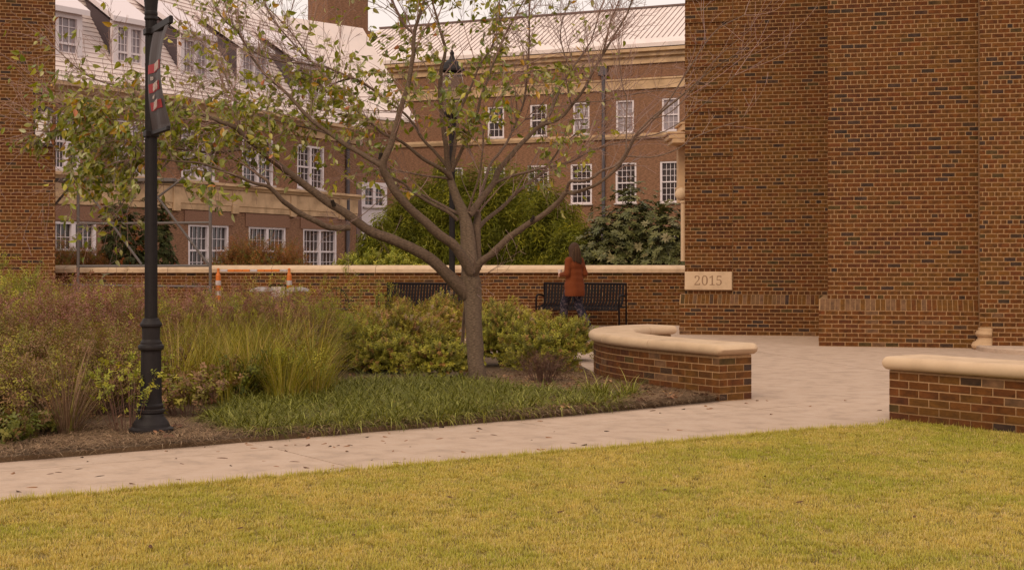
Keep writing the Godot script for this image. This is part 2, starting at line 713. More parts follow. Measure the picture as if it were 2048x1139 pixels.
# the 300 bricks that show largest are parts; the others are joined
func set_bricks(list: Array, owner: Node3D, most := 300) -> void:
	var eye := Vector3(0, EYE, 0)
	for b in list:
		b.append(b[2] * b[3] / (b[0] - eye).length_squared() * (0.0 if hidden(b) else 1.0))
	list.sort_custom(func(p, q): return p[5] > q[5])
	var rest := Shape.new()
	for k in list.size():
		var b: Array = list[k]
		var inv := owner.transform.affine_inverse()
		if k < most:
			var key := "%d_%d_%d" % [roundi(b[2] * 200), roundi(b[3] * 500), b[4]]
			if not brick_cache.has(key):
				var s := Shape.new()
				s.tint = TONES[b[4]]
				s.brick(Vector3.ZERO, Basis(), roundi(b[2] * 200) / 200.0, roundi(b[3] * 500) / 500.0, 0.02, 0.0025)
				brick_cache[key] = s.mesh()
			var o := part("brick", brick_cache[key], M.brick, owner)
			o.transform = inv * Transform3D(b[1], b[0])
		else:
			rest.tint = vary(TONES[b[4]], 0.07)
			rest.brick(inv * b[0], b[1], b[2], b[3], 0.02, 0.0025)
	if rest.v.size() > 0:
		part("brickwork", rest, M.brick, owner).set_meta("kind", "stuff")


func hidden(b: Array) -> bool:    # outside the frame
	var p: Vector3 = b[0]
	var d := -p.z
	var px := 1024.0 + p.x / d * F
	var py := 520.0 - (p.y - EYE) / d * F
	return px < -5 or px > 2053 or py < -5 or py > 1144 or b[1].z.dot(Vector3(0, EYE, 0) - p) < 0.0


func tower() -> void:
	var t := thing("brick_tower", "large orange-brown brick building corner filling the right side, dated 2015 on its cornerstone", "building")
	var u := Vector3(0.970, 0, 0.242).normalized()
	var n := Vector3(-u.z, 0, u.x)
	var list := []
	# --- rear bay: plinth, sloped water table, wall
	var c1 := 0.068
	var A := Vector3(3.05, 0, -25.9)
	var body := Shape.new()
	body.prism([Vector2(-0.0035, -0.1), Vector2(-0.0035, 0.555), Vector2(-0.116, 0.725), Vector2(-2.2, 0.725), Vector2(-2.2, -0.1)], A + u * 0.004, u, n, 3.0)
	var W := A - n * 0.11 + u * 0.09
	for k in 17:
		var y0 := 0.728 + k * 6.0 * c1
		body.prism([Vector2(-0.033, y0), Vector2(-0.033, y0 + c1), Vector2(-2.1, y0 + c1), Vector2(-2.1, y0)], W + u * 0.005, u, n, 0.862)
		body.prism([Vector2(-0.0035, y0 + c1), Vector2(-0.0035, y0 + c1 * 6.0), Vector2(-2.1, y0 + c1 * 6.0), Vector2(-2.1, y0 + c1)], W + u * 0.004, u, n, 0.864)
	body.prism([Vector2(-0.0035, 0.7), Vector2(-0.0035, 7.4), Vector2(-2.1, 7.4), Vector2(-2.1, 0.7)], W + u * 0.882, u, n, 2.1)
	body.prism([Vector2(-0.03, 0.7), Vector2(-0.03, 7.4), Vector2(-0.4, 7.4), Vector2(-0.4, 0.7)], W + u * 0.8695, u, n, 0.011)
	# --- front bay
	var c3 := 0.0703
	var B := Vector3(4.83, 0, -22.35)
	body.prism([Vector2(-0.0035, -0.1), Vector2(-0.0035, 0.565), Vector2(-0.116, 0.735), Vector2(-3.2, 0.735), Vector2(-3.2, -0.1)], B + u * 0.004, u, n, 2.9)
	var V := B - n * 0.11 + u * 0.135
	body.prism([Vector2(-0.0035, 0.7), Vector2(-0.0035, 7.4), Vector2(-3.1, 7.4), Vector2(-3.1, 0.7)], V + u * 0.005, u, n, 2.7)
	# --- nearest bay, at the right edge
	var C := spot(1960, 520, 21.55)
	C.y = 0.0
	var c4 := 0.0705
	body.prism([Vector2(-0.0035, 0.33), Vector2(-0.0035, 7.4), Vector2(-3.0, 7.4), Vector2(-3.0, 0.33)], C + u * 0.005, u, n, 3.0)
	body.prism([Vector2(0.297, -0.1), Vector2(0.297, 0.332), Vector2(-3.0, 0.332), Vector2(-3.0, -0.1)], C + u * 0.164, u, n, 2.8)
	part("wall_core", body, M.mortar, t)
	# bricks
	lay(list, A, u, 2.75, 8, c1, 0.203, -1)
	lay(list, W + Vector3.UP * 0.728, u, 0.865, 97, c1, 0.203, 0, [[-0.1, 0.872, 0.075, 0.415]], 0.029)
	lay(list, W + Vector3.UP * 0.728 + u * 0.878, u, 1.75, 97, c1, 0.203, 0)
	lay(list, B, u, 2.6, 8, c3, 0.203, -1)
	lay(list, V + Vector3.UP * 0.738, u, 2.4, 80, c3, 0.203, 0)
	lay(list, C + Vector3.UP * 0.34, u, 3.0, 90, c4, 0.175, 4)
	lay(list, C + u * 0.16 + n * 0.30, u, 2.8, 5, 0.068, 0.175, -1)
	# returns, seen from a step to the side
	lay(list, V + Vector3.UP * 0.738 - n * 2.6, n, 2.6, 80, c3, 0.203, 0)
	# sloped headers of the two water tables
	for q in [[A, 2.7, 0.56, 0.075], [B, 2.35, 0.57, 0.077]]:
		var slope := Vector3.UP * 0.17 - n * 0.11
		var up := slope.normalized()
		var k := 0
		while k * q[3] < q[1]:
			var c: Vector3 = q[0] + u * ((k + 0.5) * q[3] + 0.02) + Vector3.UP * q[2] + slope * 0.5 + n * 0.003
			list.append([c, Basis(u, up, u.cross(up)), q[3] - 0.011, slope.length() - 0.004, tone() if rng.randf() < 0.3 else (11 if rng.randf() < 0.5 else 6)])
			k += 1
	set_bricks(list, t)
	# cornerstone
	var st := Shape.new()
	st.box(W + u * 0.433 + Vector3.UP * (0.728 + 0.245) + n * 0.004, Vector3(0.862, 0.335, 0.05), Basis(u, Vector3.UP, n), 0.012)
	var stone := part("cornerstone", st, M.stone, t)
	stone.set_meta("label", "pale cornerstone carved with 2015")
	text_on("lettering", "2015", 0.17, W + u * 0.433 + Vector3.UP * 0.978 + n * 0.0295, u, n, M.carved, stone, "Droid Serif")
	# stone balcony, pilaster and ball at the far left edge
	var sb := Shape.new()
	for q in [[1356, 1374, 247, 252, 0.25], [1360, 1372, 252, 264, 0.2], [1331, 1374, 266, 271, 0.34], [1335, 1374, 271, 280, 0.28], [1341, 1374, 280, 289, 0.2]]:
		var D := 27.4
		var a := spot(q[0], q[3], D)
		var b := spot(1395, q[2], D)
		sb.box((a + b) * 0.5 - Vector3(0, 0, q[4] * 0.5), Vector3(b.x - a.x, b.y - a.y - 0.003, 0.7 + q[4]), Basis(), 0.012)
	part("balcony_ledge", sb, M.cream, t)
	var pil := Shape.new()
	var p0 := spot(1357.5, 520, 27.6)
	pil.box(Vector3(p0.x + 0.16, 3.02, p0.z - 0.2), Vector3(0.32, 1.1, 0.3))
	pil.box(Vector3(p0.x + 0.16, 2.75, p0.z - 0.2), Vector3(0.37, 0.05, 0.36), Basis(), 0.01)
	part("pilaster", pil, M.cream, t)
	var ball := Shape.new()
	var bp := []
	for k in 13:
		var a := -PI / 2 + PI * k / 12
		bp.append(Vector2(cos(a) * 0.125 + 0.001, sin(a) * 0.125))
	ball.lathe(spot(1363, 388, 27.2), bp, 16)
	ball.lathe(spot(1367, 522, 27.2), [Vector2(0.05, 0), Vector2(0.05, 1.1), Vector2(0.07, 1.12), Vector2(0.07, 1.16)], 12)
	part("ball_finial", ball, M.stone, t)
	# column base in the nook
	var cb := Shape.new()
	var cc := C + u * 0.20 - n * 0.04
	cb.lathe(Vector3(cc.x, 0.0, cc.z), [Vector2(0.29, 0.0), Vector2(0.315, 0.03), Vector2(0.32, 0.06), Vector2(0.30, 0.1), Vector2(0.27, 0.115), Vector2(0.235, 0.15), Vector2(0.225, 0.18), Vector2(0.25, 0.205), Vector2(0.265, 0.235), Vector2(0.25, 0.27), Vector2(0.225, 0.28), Vector2(0.22, 0.325), Vector2(0.0, 0.325)], 28)
	part("column_base", cb, M.cream, t)
	var dr := Shape.new()
	dr.lathe(Vector3(cc.x + 0.9, 0, cc.z + 0.35), [Vector2(1.22, -0.02), Vector2(1.22, 0.055), Vector2(1.19, 0.075), Vector2(0, 0.075)], 48)
	part("round_step", dr, M.concrete, t)


func text_on(called: String, words: String, size: float, at: Vector3, u: Vector3, n: Vector3, m: Material, parent: Node, font: String, deep := 0.003) -> MeshInstance3D:
	var f := SystemFont.new()
	f.font_names = PackedStringArray([font])
	var tm := TextMesh.new()
	tm.text = words
	tm.font = f
	tm.font_size = 64
	tm.pixel_size = size / 46.0
	tm.depth = deep
	tm.horizontal_alignment = HORIZONTAL_ALIGNMENT_CENTER
	tm.vertical_alignment = VERTICAL_ALIGNMENT_CENTER
	var o := part(called, tm, m, parent)
	o.transform = Transform3D(Basis(u, n.cross(u), n), at)
	return o


func left_building() -> void:
	var t := thing("brick_building", "dark brown brick building corner at the left edge, carrying a wall lantern", "building")
	var u := Vector3(0.951, 0, -0.309)
	var n := Vector3(-u.z, 0, u.x)
	var corner := spot(110, 520, 28.7)
	corner.y = 0.0
	var o := corner - u * 2.98
	var body := Shape.new()
	body.prism([Vector2(-0.0035, -0.1), Vector2(-0.0035, 7.2), Vector2(-2.5, 7.2), Vector2(-2.5, -0.1)], o, u, n, 2.975)
	part("wall_core", body, M.mortar, t)
	var list := []
	lay(list, o, u, 2.98, 106, 0.0677, 0.203, 4)
	lay(list, corner, -n, 2.4, 106, 0.0677, 0.203, 4)
	set_bricks(list, t)
	# grey utility box
	var ub := Shape.new()
	ub.box(spot(18.5, 451, 29.05) + n * 0.05, Vector3(0.155, 0.17, 0.12), Basis(u, Vector3.UP, n), 0.01)
	ub.box(spot(18.5, 451, 29.05) + n * 0.115, Vector3(0.13, 0.14, 0.02), Basis(u, Vector3.UP, n), 0.006)
	solo("utility_box", ub, M.offwhite, "small pale utility box fixed low on the left brick building", "utility box")
	# wall lantern
	var base := spot(86, 255, 28.35)
	var lan := thing("wall_lantern", "black square wall lantern with frosted white panes on the left brick building", "lantern", base)
	var fr := Shape.new()
	var h := 0.36
	for sx in [-1, 1]:
		for sz in [-1, 1]:
			fr.rod(Vector3(sx * 0.13, -h + 0.02, sz * 0.13), Vector3(sx * 0.14, h - 0.05, sz * 0.14), 0.012, 4)
	fr.box(Vector3(0, -h, 0), Vector3(0.3, 0.035, 0.3), Basis(), 0.006)
	fr.prism([Vector2(-0.19, h - 0.05), Vector2(0.19, h - 0.05), Vector2(0.1, h + 0.05), Vector2(-0.1, h + 0.05)], Vector3(0, 0, -0.17), Vector3(0, 0, 1), Vector3(1, 0, 0), 0.34)
	part("frame", fr, M.metal, lan)
	for k in 4:
		var a := PI / 2 * k
		var nn := Vector3(sin(a), 0, cos(a))
		var uu := Vector3(cos(a), 0, -sin(a))
		var pn := Shape.new()
		pn.box(nn * 0.125, Vector3(0.245, 0.62, 0.006), Basis(uu, Vector3.UP, nn))
		part("pane", pn, M.frosted, lan)
	var br := Shape.new()
	br.rod(Vector3(-0.14, 0.22, 0), Vector3(-0.34, 0.24, -0.36), 0.016)
	br.rod(Vector3(-0.14, 0.3, 0), Vector3(-0.42, 0.31, -0.33), 0.016)
	br.box(Vector3(-0.36, 0.25, -0.44), Vector3(0.14, 0.2, 0.18), Basis(), 0.008)
	part("bracket", br, M.metal, lan)


func coping_profile(over: float, thick: float, deep: float, y: float) -> Array:
	# bullnose outward and inward: x from +over to -(deep + over)
	var p := []
	var r := thick * 0.5
	for k in 9:
		var a := -PI / 2 + PI * k / 8
		p.append(Vector2(over - r + cos(a) * r, y + r + sin(a) * r))
	for k in 9:
		var a := PI / 2 + PI * k / 8
		p.append(Vector2(-deep - over + r + cos(a) * r, y + r + sin(a) * r))
	return p


func garden_wall() -> void:
	var t := thing("garden_wall", "long waist-high brick wall with pale stone coping behind the benches", "wall")
	var z := -29.55
	var x0 := -10.4
	var x1 := 3.62
	var body := Shape.new()
	body.prism([Vector2(-0.0035, -0.1), Vector2(-0.0035, 1.09), Vector2(-0.38, 1.09), Vector2(-0.38, -0.1)], Vector3(x0, 0, z), Vector3(1, 0, 0), Vector3(0, 0, 1), x1 - x0)
	part("wall_core", body, M.mortar, t)
	var list := []
	lay(list, Vector3(x0, 0.0, z), Vector3(1, 0, 0), x1 - x0, 16, 0.068, 0.2065, 5)
	set_bricks(list, t)
	var x := x1 + 0.02
	while x > x0:
		var l := 2.16
		var s := Shape.new()
		s.tint = Color(1, 1, 1) * rf(0.95, 1.0)
		s.prism([Vector2(0.05, 1.092), Vector2(0.05, 1.165), Vector2(0.03, 1.185), Vector2(-0.17, 1.245), Vector2(-0.41, 1.19), Vector2(-0.43, 1.092)], Vector3(x - l + 0.004, 0, z), Vector3(1, 0, 0), Vector3(0, 0, 1), l - 0.008)
		part("coping_stone", s, M.stone, t)
		x -= l


func smooth_path(keys: Array, steps: int) -> Array:
	var out := []
	for k in keys.size() - 1:
		var p0 = keys[maxi(k - 1, 0)]
		var p1 = keys[k]
		var p2 = keys[k + 1]
		var p3 = keys[mini(k + 2, keys.size() - 1)]
		for j in steps:
			var s := float(j) / steps
			out.append((p1 * 2.0 + (p2 - p0) * s + (p0 * 2.0 - p1 * 5.0 + p2 * 4.0 - p3) * s * s + (p1 * 3.0 - p0 - p2 * 3.0 + p3) * s * s * s) * 0.5)
	out.append(keys[keys.size() - 1])
	return out


func resample(p: Array, step: float) -> Array:
	var out := [p[0]]
	var need := step
	for k in p.size() - 1:
		var a: Vector3 = p[k]
		var b: Vector3 = p[k + 1]
		var l := a.distance_to(b)
		var done := 0.0
		while l - done >= need:
			done += need
			out.append(a.lerp(b, done / l))
			need = step
		need -= l - done
	return out


# a low wall along a line of points on its outer face; outward is to the side given by flip
func line_wall(t: Node3D, keys: Array, flip: float, top: float, thick: float, coping: float, stone_len: float) -> void:
	var p := resample(smooth_path(keys, 24), 0.02)
	var outs := []
	for k in p.size():
		var d: Vector3 = (p[mini(k + 1, p.size() - 1)] - p[maxi(k - 1, 0)]).normalized()
		outs.append(Vector3(-d.z, 0, d.x) * flip)
	var core := Shape.new()
	var cp := []
	var co := []
	for k in range(0, p.size(), 4):
		cp.append(p[k])
		co.append(outs[k])
	cp[cp.size() - 1] = p[p.size() - 1]
	core.sweep(cp, co, [Vector2(-0.0035, -0.1), Vector2(-0.0035, top), Vector2(-thick + 0.006, top), Vector2(-thick + 0.006, -0.1)])
	part("wall_core", core, M.mortar, t)
	var list := []
	var course := 0.0685
	var total := (p.size() - 1) * 0.02
	for face in 2:
		for r in range(-1, int(ceil(top / course))):
			var x := -0.1 if posmod(r, 2) == 1 else 0.0
			while x < total:
				var a := maxf(x + 0.0055, 0.0)
				var b := minf(x + 0.2 - 0.0055, total)
				x += 0.2
				if b - a < 0.03:
					continue
				var g := (a + b) * 0.5 / 0.02
				var k := clampi(int(g), 0, p.size() - 2)
				var on: Vector3 = p[k].lerp(p[k + 1], g - k)
				var y0 := r * course + 0.0055
				var y1 := minf((r + 1) * course - 0.0055, top)
				if y1 - y0 < 0.02:
					continue
				var o: Vector3 = outs[k] * (1.0 if face == 0 else -1.0)
				var c: Vector3 = on + Vector3.UP * ((y0 + y1) * 0.5) + outs[k] * (0.0 if face == 0 else -thick) + o * rf(-0.001, 0.0015)
				var u := Vector3(o.z, 0, -o.x)
				var w := b - a
				if face == 1:
					w *= 0.93
				list.append([c, Basis(u, Vector3.UP, o), w, y1 - y0, tone_at(c, 0.35)])
	# ends
	for e in [0, p.size() - 1]:
		var d: Vector3 = (p[0] - p[1]).normalized() if e == 0 else (p[e] - p[e - 1]).normalized()
		for r in range(-1, int(ceil(top / course))):
			var cuts := [0.0, thick * 0.5, thick] if posmod(r, 2) == 1 else [0.0, thick * 0.25, thick * 0.75, thick]
			for q in cuts.size() - 1:
				var y0 := r * course + 0.0055
				var y1 := minf((r + 1) * course - 0.0055, top)
				if y1 - y0 < 0.02:
					continue
				var m: float = (cuts[q] + cuts[q + 1]) * 0.5
				var u: Vector3 = Vector3.UP.cross(d)
				list.append([p[e] - outs[e] * m + Vector3.UP * ((y0 + y1) * 0.5) + d * 0.004, Basis(u, Vector3.UP, d), cuts[q + 1] - cuts[q] - 0.011, y1 - y0, tone()])
	set_bricks(list, t)
	var prof := coping_profile(0.062, coping, thick, top + 0.003)
	var per := int(stone_len / 0.02)
	var k0 := 0
	while k0 < p.size() - 1:
		var k1 := mini(k0 + per, p.size() - 1)
		if p.size() - 1 - k1 < per / 3:
			k1 = p.size() - 1
		var sp := []
		var so := []
		var k := k0
		while k < k1:
			sp.append(p[k])
			so.append(outs[k])
			k += 5
		sp.append(p[k1])
		so.append(outs[k1])
		if k0 > 0:
			sp[0] = sp[0].lerp(sp[1], 0.07)
		var s := Shape.new()
		s.tint = Color(1, 1, 1) * rf(0.96, 1.0)
		s.sweep(sp, so, prof, coping * 0.5 if k0 == 0 else 0.0, coping * 0.5 if k1 == p.size() - 1 else 0.0)
		part("coping_stone", s, M.stone, t)
		k0 = k1


func low_walls() -> void:
	var t := thing("curved_wall", "low curving brick seat wall with rounded pale coping beside the planting bed", "wall")
	line_wall(t, [Vector3(1.985, 0, -13.6), Vector3(1.5, 0, -14.35), Vector3(1.14, 0, -15.1), Vector3(0.96, 0, -15.8), Vector3(0.95, 0, -16.45), Vector3(1.08, 0, -17.05), Vector3(1.36, 0, -17.55), Vector3(1.72, 0, -17.85)], -1.0, 0.435, 0.42, 0.108, 1.05)
	var t2 := thing("straight_wall", "low brick seat wall with rounded pale coping at the right beside the lawn", "wall")
	line_wall(t2, [Vector3(3.19, 0, -12.0), Vector3(3.58, 0, -11.48), Vector3(3.966, 0, -11.0), Vector3(4.6, 0, -10.3), Vector3(5.3, 0, -9.7)], 1.0, 0.425, 0.42, 0.112, 1.6)


# ---------------------------------------------------------------- halls behind
# a wall with openings [s0, s1, h0, h1]
func facade(s: Shape, a: Vector3, u: Vector3, length: float, h0: float, h1: float, openings: Array, thick := 0.4) -> void:
	var n := Vector3(-u.z, 0, u.x)
	var hs := [h0, h1]
	for o in openings:
		hs.append(clampf(o[2], h0, h1))
		hs.append(clampf(o[3], h0, h1))
	hs.sort()
	for k in hs.size() - 1:
		var y0: float = hs[k]
		var y1: float = hs[k + 1]
		if y1 - y0 < 0.001:
			continue
		var cuts := []
		for o in openings:
			if o[2] < (y0 + y1) * 0.5 and o[3] > (y0 + y1) * 0.5:
				cuts.append(o)
		cuts.sort_custom(func(p, q): return p[0] < q[0])
		var x := 0.0
		for o in cuts + [[length, length, 0, 0]]:
			if o[0] - x > 0.01:
				s.box(a + u * ((x + o[0]) * 0.5) + Vector3.UP * ((y0 + y1) * 0.5) - n * (thick * 0.5), Vector3(o[0] - x, y1 - y0, thick), Basis(u, Vector3.UP, n))
			x = o[1]


# a white sash window set in an opening; lights: columns per sash; rows: total rows
func window(owner: Node3D, a: Vector3, u: Vector3, s0: float, s1: float, h0: float, h1: float, sashes: int, cols: int, rows: int, glass: Material, setback := 0.08, bar := 0.02) -> void:
	var n := Vector3(-u.z, 0, u.x)
	var b := Basis(u, Vector3.UP, n)
	var o := a - n * setback
	var w := s1 - s0
	var h := h1 - h0
	var fr := Shape.new()
	var jam := minf(0.11, w * 0.1)
	for x in [s0 + jam * 0.5, s1 - jam * 0.5]:
		fr.box(o + u * x + Vector3.UP * (h0 + h * 0.5), Vector3(jam, h, 0.14), b)
	fr.box(o + u * (s0 + w * 0.5) + Vector3.UP * (h1 - jam * 0.4), Vector3(w - jam * 2.0 - 0.002, jam * 0.8, 0.14), b)
	fr.box(o + u * (s0 + w * 0.5) + Vector3.UP * (h0 + jam * 0.4), Vector3(w - jam * 2.0 - 0.002, jam * 0.8, 0.14), b)
	var clear := w - jam * 2.0
	var mull := jam * 1.5 if sashes > 1 else 0.0
	var sw := (clear - mull * (sashes - 1)) / sashes
	for q in sashes:
		var x0 := s0 + jam + q * (sw + mull)
		if q > 0:
			fr.box(o + u * (x0 - mull * 0.5) + Vector3.UP * (h0 + h * 0.5), Vector3(mull - 0.002, h - jam * 1.6 - 0.004, 0.15), b)
		fr.box(o + u * (x0 + sw * 0.5) + Vector3.UP * (h0 + h * 0.5) - n * 0.01, Vector3(sw - 0.002, 0.07, 0.09), b)
		for k in range(1, cols):
			fr.box(o + u * (x0 + sw * k / cols) + Vector3.UP * (h0 + h * 0.5) - n * 0.02, Vector3(bar, h - jam * 1.6 - 0.004, 0.03), b)
		for k in range(1, rows):
			if k * 2 == rows:
				continue
			fr.box(o + u * (x0 + sw * 0.5) + Vector3.UP * (h0 + jam * 0.8 + (h - jam * 1.6) * k / rows) - n * 0.022, Vector3(sw - 0.004, bar, 0.024), b)
	var win := part("window", fr, M.white, owner)
	for q in sashes:
		var gl := Shape.new()
		gl.box(o + u * (s0 + jam + q * (sw + mull) + sw * 0.5) + Vector3.UP * (h0 + h * 0.5) - n * 0.045, Vector3(sw, h - jam * 1.6, 0.01), b)
		part("pane", gl, glass, win)
	var sill := Shape.new()
	sill.box(o + u * (s0 + w * 0.5) + Vector3.UP * (h0 - 0.04) + n * (setback * 0.5 + 0.02), Vector3(w + 0.12, 0.075, 0.2 + setback), b, 0.008)
	part("sill", sill, M.offwhite, win)


func along(a: Vector3, u: Vector3, px: float) -> float:   # how far along a face a measured upright lies
	var k := (px - 1024.0) / F
	return (k * -a.z - a.x) / (u.x + k * u.z)


# horizontal trim: profile (outward, up)
func course_trim(s: Shape, pts: Array, prof: Array) -> void:
	for k in pts.size() - 1:
		var u: Vector3 = (pts[k + 1] - pts[k]).normalized()
		s.prism(prof, pts[k], u, Vector3(-u.z, 0, u.x), pts[k].distance_to(pts[k + 1]) + (0.0 if k == pts.size() - 2 else 0.12))


func hall() -> void:
	var t := thing("campus_hall", "curved red brick hall with cream frieze lettered AMOS HALL, white sash windows and dormers", "building")
	var P: Array[Vector3] = [Vector3(-15.9, 0, -44.4), Vector3(-12.2, 0, -50.0), Vector3(-6.87, 0, -62.5)]
	var u1: Vector3 = (P[1] - P[0]).normalized()
	var u2: Vector3 = (P[2] - P[1]).normalized()
	var L1: float = P[0].distance_to(P[1])
	var L2: float = P[1].distance_to(P[2])
	# openings measured: [face, left px, right px, sill, head, sashes, cols, rows, glass]
	var wins := [
		[0, 100, 192, 0.75, 2.62, 2, 4, 4, M.glass], [1, 376, 457, 0.75, 2.66, 2, 4, 4, M.glass], [1, 497, 571, 0.75, 2.66, 2, 4, 4, M.glass], [1, 606, 673, 0.75, 2.66, 2, 4, 4, M.glass],
		[0, 104, 160, 4.3, 6.15, 2, 3, 6, M.glass], [0, 229, 293, 4.3, 6.15, 2, 3, 6, M.blind], [1, 362, 430, 4.3, 6.1, 2, 3, 6, M.blind], [1, 484, 546, 4.3, 6.1, 2, 3, 6, M.glass], [1, 594, 648, 4.3, 6.1, 2, 3, 6, M.glass]]
	var op := [[], []]
	for w in wins:
		var a: Vector3 = P[w[0]]
		var u: Vector3 = [u1, u2][w[0]]
		op[w[0]].append([along(a, u, w[1]), along(a, u, w[2]), w[3], w[4]])
	var wall := Shape.new()
	facade(wall, P[0], u1, L1, 0.0, 6.5, op[0])
	facade(wall, P[1], u2, L2, 0.0, 6.5, op[1])
	# end wall turning back
	var back: Vector3 = Vector3(-u2.z, 0, u2.x) * -1.0
	wall.box(P[2] + back * 3.0 + Vector3.UP * 3.25 - u2 * 0.2, Vector3(0.4, 6.5, 5.2), Basis(u2, Vector3.UP, -back))
	part("wall", wall, M.far_brick, t)
	# brick soldier panels over the lower windows
	for k in 4:
		var sol := Shape.new()
		var w = wins[k]
		var a: Vector3 = P[w[0]]
		var u: Vector3 = [u1, u2][w[0]]
		var n := Vector3(-u.z, 0, u.x)
		var o = op[w[0]][k if k == 0 else k - 1]
		sol.box(a + u * ((o[0] + o[1]) * 0.5) + Vector3.UP * 2.9 + n * 0.015, Vector3(o[1] - o[0] + 0.5, 0.5, 0.05), Basis(u, Vector3.UP, n))
		part("lintel", sol, M.far_soldier, t)
	for w in wins:
		var a: Vector3 = P[w[0]]
		var u: Vector3 = [u1, u2][w[0]]
		window(t, a, u, along(a, u, w[1]), along(a, u, w[2]), w[3], w[4], w[5], w[6], w[7], w[8])
	# frieze with panel joints, ledge, cornice
	var fz := Shape.new()
	course_trim(fz, P, [Vector2(0.02, 3.18), Vector2(0.07, 3.18), Vector2(0.07, 3.38), Vector2(0.10, 3.40), Vector2(0.10, 3.98), Vector2(0.02, 3.98)])
	var fr := part("frieze", fz, M.cream, t)
	for q in [[0, 207], [1, 348], [1, 466], [1, 582], [1, 679]]:
		var a: Vector3 = P[q[0]]
		var u: Vector3 = [u1, u2][q[0]]
		var n := Vector3(-u.z, 0, u.x)
		var pilp := Shape.new()
		pilp.box(a + u * along(a, u, q[1]) + Vector3.UP * 3.53 + n * 0.09, Vector3(0.42, 0.86, 0.1), Basis(u, Vector3.UP, n), 0.015)
		part("panel", pilp, M.cream, fr)
	var n2 := Vector3(-u2.z, 0, u2.x)
	text_on("lettering", "AMOS  HALL", 0.30, P[1] + u2 * along(P[1], u2, 419) + Vector3.UP * 3.7 + n2 * 0.104, u2, n2, M.frieze_letters, fr, "Droid Serif", 0.01)
	var lg := Shape.new()
	course_trim(lg, P, [Vector2(0.02, 3.98), Vector2(0.16, 4.0), Vector2(0.22, 4.08), Vector2(0.30, 4.12), Vector2(0.30, 4.2), Vector2(0.02, 4.24)])
	part("ledge", lg, M.cream, t)
	var cn := Shape.new()
	course_trim(cn, P, [Vector2(0.02, 6.45), Vector2(0.08, 6.45), Vector2(0.08, 6.78), Vector2(0.2, 6.82), Vector2(0.34, 6.95), Vector2(0.5, 7.0), Vector2(0.5, 7.12), Vector2(0.02, 7.16)])
	part("cornice", cn, M.cream, t)
	# steep white roof with a flatter top
	var n1 := Vector3(-u1.z, 0, u1.x)
	var nm := (n1 + n2).normalized() / cos(n1.angle_to(n2) * 0.5)
	var O := func(k: int, d: float, h: float) -> Vector3:
		return P[k] - [n1, nm, n2][k] * d + Vector3.UP * h
	var rf_ := Shape.new()
	for k in 2:
		var out: Vector3 = [n1, n2][k] + Vector3.UP
		rf_.quad(O.call(k, -0.45, 7.15), O.call(k + 1, -0.45, 7.15), O.call(k + 1, -0.35, 7.3), O.call(k, -0.35, 7.3), out)
		rf_.quad(O.call(k, -0.35, 7.3), O.call(k + 1, -0.35, 7.3), O.call(k + 1, 2.6, 11.6), O.call(k, 2.6, 11.6), out)
		rf_.quad(O.call(k, 2.6, 11.6), O.call(k + 1, 2.6, 11.6), O.call(k + 1, 8.0, 14.6), O.call(k, 8.0, 14.6), out)
		rf_.quad(O.call(k, 8.0, 14.6), O.call(k + 1, 8.0, 14.6), O.call(k + 1, 8.5, 6.4), O.call(k, 8.5, 6.4), -out)
	rf_.quad(O.call(2, -0.35, 7.3), O.call(2, 2.6, 11.6), O.call(2, 2.6, 6.4), O.call(2, -0.35, 6.4), u2)
	rf_.quad(O.call(2, 2.6, 11.6), O.call(2, 8.0, 14.6), O.call(2, 8.5, 6.4), O.call(2, 2.6, 6.4), u2)
	var roof := part("roof", rf_, M.roof, t)
	var slates := Shape.new()
	for k in 2:
		for c in 26:
			var f0 := c / 26.0
			var d0 := lerpf(-0.35, 2.6, f0)
			var h0 := lerpf(7.3, 11.6, f0)
			var d1 := lerpf(-0.35, 2.6, f0 + 0.045)
			var h1 := lerpf(7.3, 11.6, f0 + 0.045)
			var out: Vector3 = [n1, n2][k] + Vector3.UP * 0.6
			slates.quad(O.call(k, d0 - 0.035, h0 + 0.02), O.call(k + 1, d0 - 0.035, h0 + 0.02), O.call(k + 1, d1 - 0.004, h1), O.call(k, d1 - 0.004, h1), out)
			slates.quad(O.call(k, d0 - 0.035, h0 + 0.02), O.call(k + 1, d0 - 0.035, h0 + 0.02), O.call(k + 1, d0 + 0.01, h0 - 0.01), O.call(k, d0 + 0.01, h0 - 0.01), [n1, n2][k] - Vector3.UP)
	part("slate_courses", slates, M.roof, roof).set_meta("kind", "stuff")
	# dormers: [face, near px, far px]
	for q in [[0, 62, 164], [0, 226, 292], [1, 361, 420], [1, 480, 537], [1, 590, 640]]:
		var a: Vector3 = P[q[0]]
		var u: Vector3 = [u1, u2][q[0]]
		var n := Vector3(-u.z, 0, u.x)
		var f := a - n * 0.12
		var s0 := along(f, u, q[1])
		var s1 := along(f, u, q[2])
		var b0 := 7.52
		var b1 := 9.5
		var d := Shape.new()
		facade(d, f, u, s1, b0, b1, [[0.0, s0, b0 - 1, b1 + 1], [s0 + 0.22, s1 - 0.22, b0 + 0.1, b1 - 0.2]], 0.16)
		var dm := part("dormer", d, M.white, roof)
		var ck := Shape.new()
		for s in [s0 + 0.02, s1 - 0.08]:
			var prof := [Vector2(-0.17, b0), Vector2(-0.17, b1), Vector2(-1.5, b1 + 0.86)]
			ck.prism(prof, f + u * s, u, n, 0.06)
		part("dormer_cheek", ck, M.slate, roof)
		var dr := Shape.new()
		dr.prism([Vector2(0.2, b1 - 0.06), Vector2(0.2, b1 + 0.12), Vector2(-1.9, b1 + 1.5), Vector2(-1.9, b1 + 1.3)], f + u * (s0 - 0.16), u, n, s1 - s0 + 0.32)
		part("dormer_roof", dr, M.white, roof)
		var sl := Shape.new()
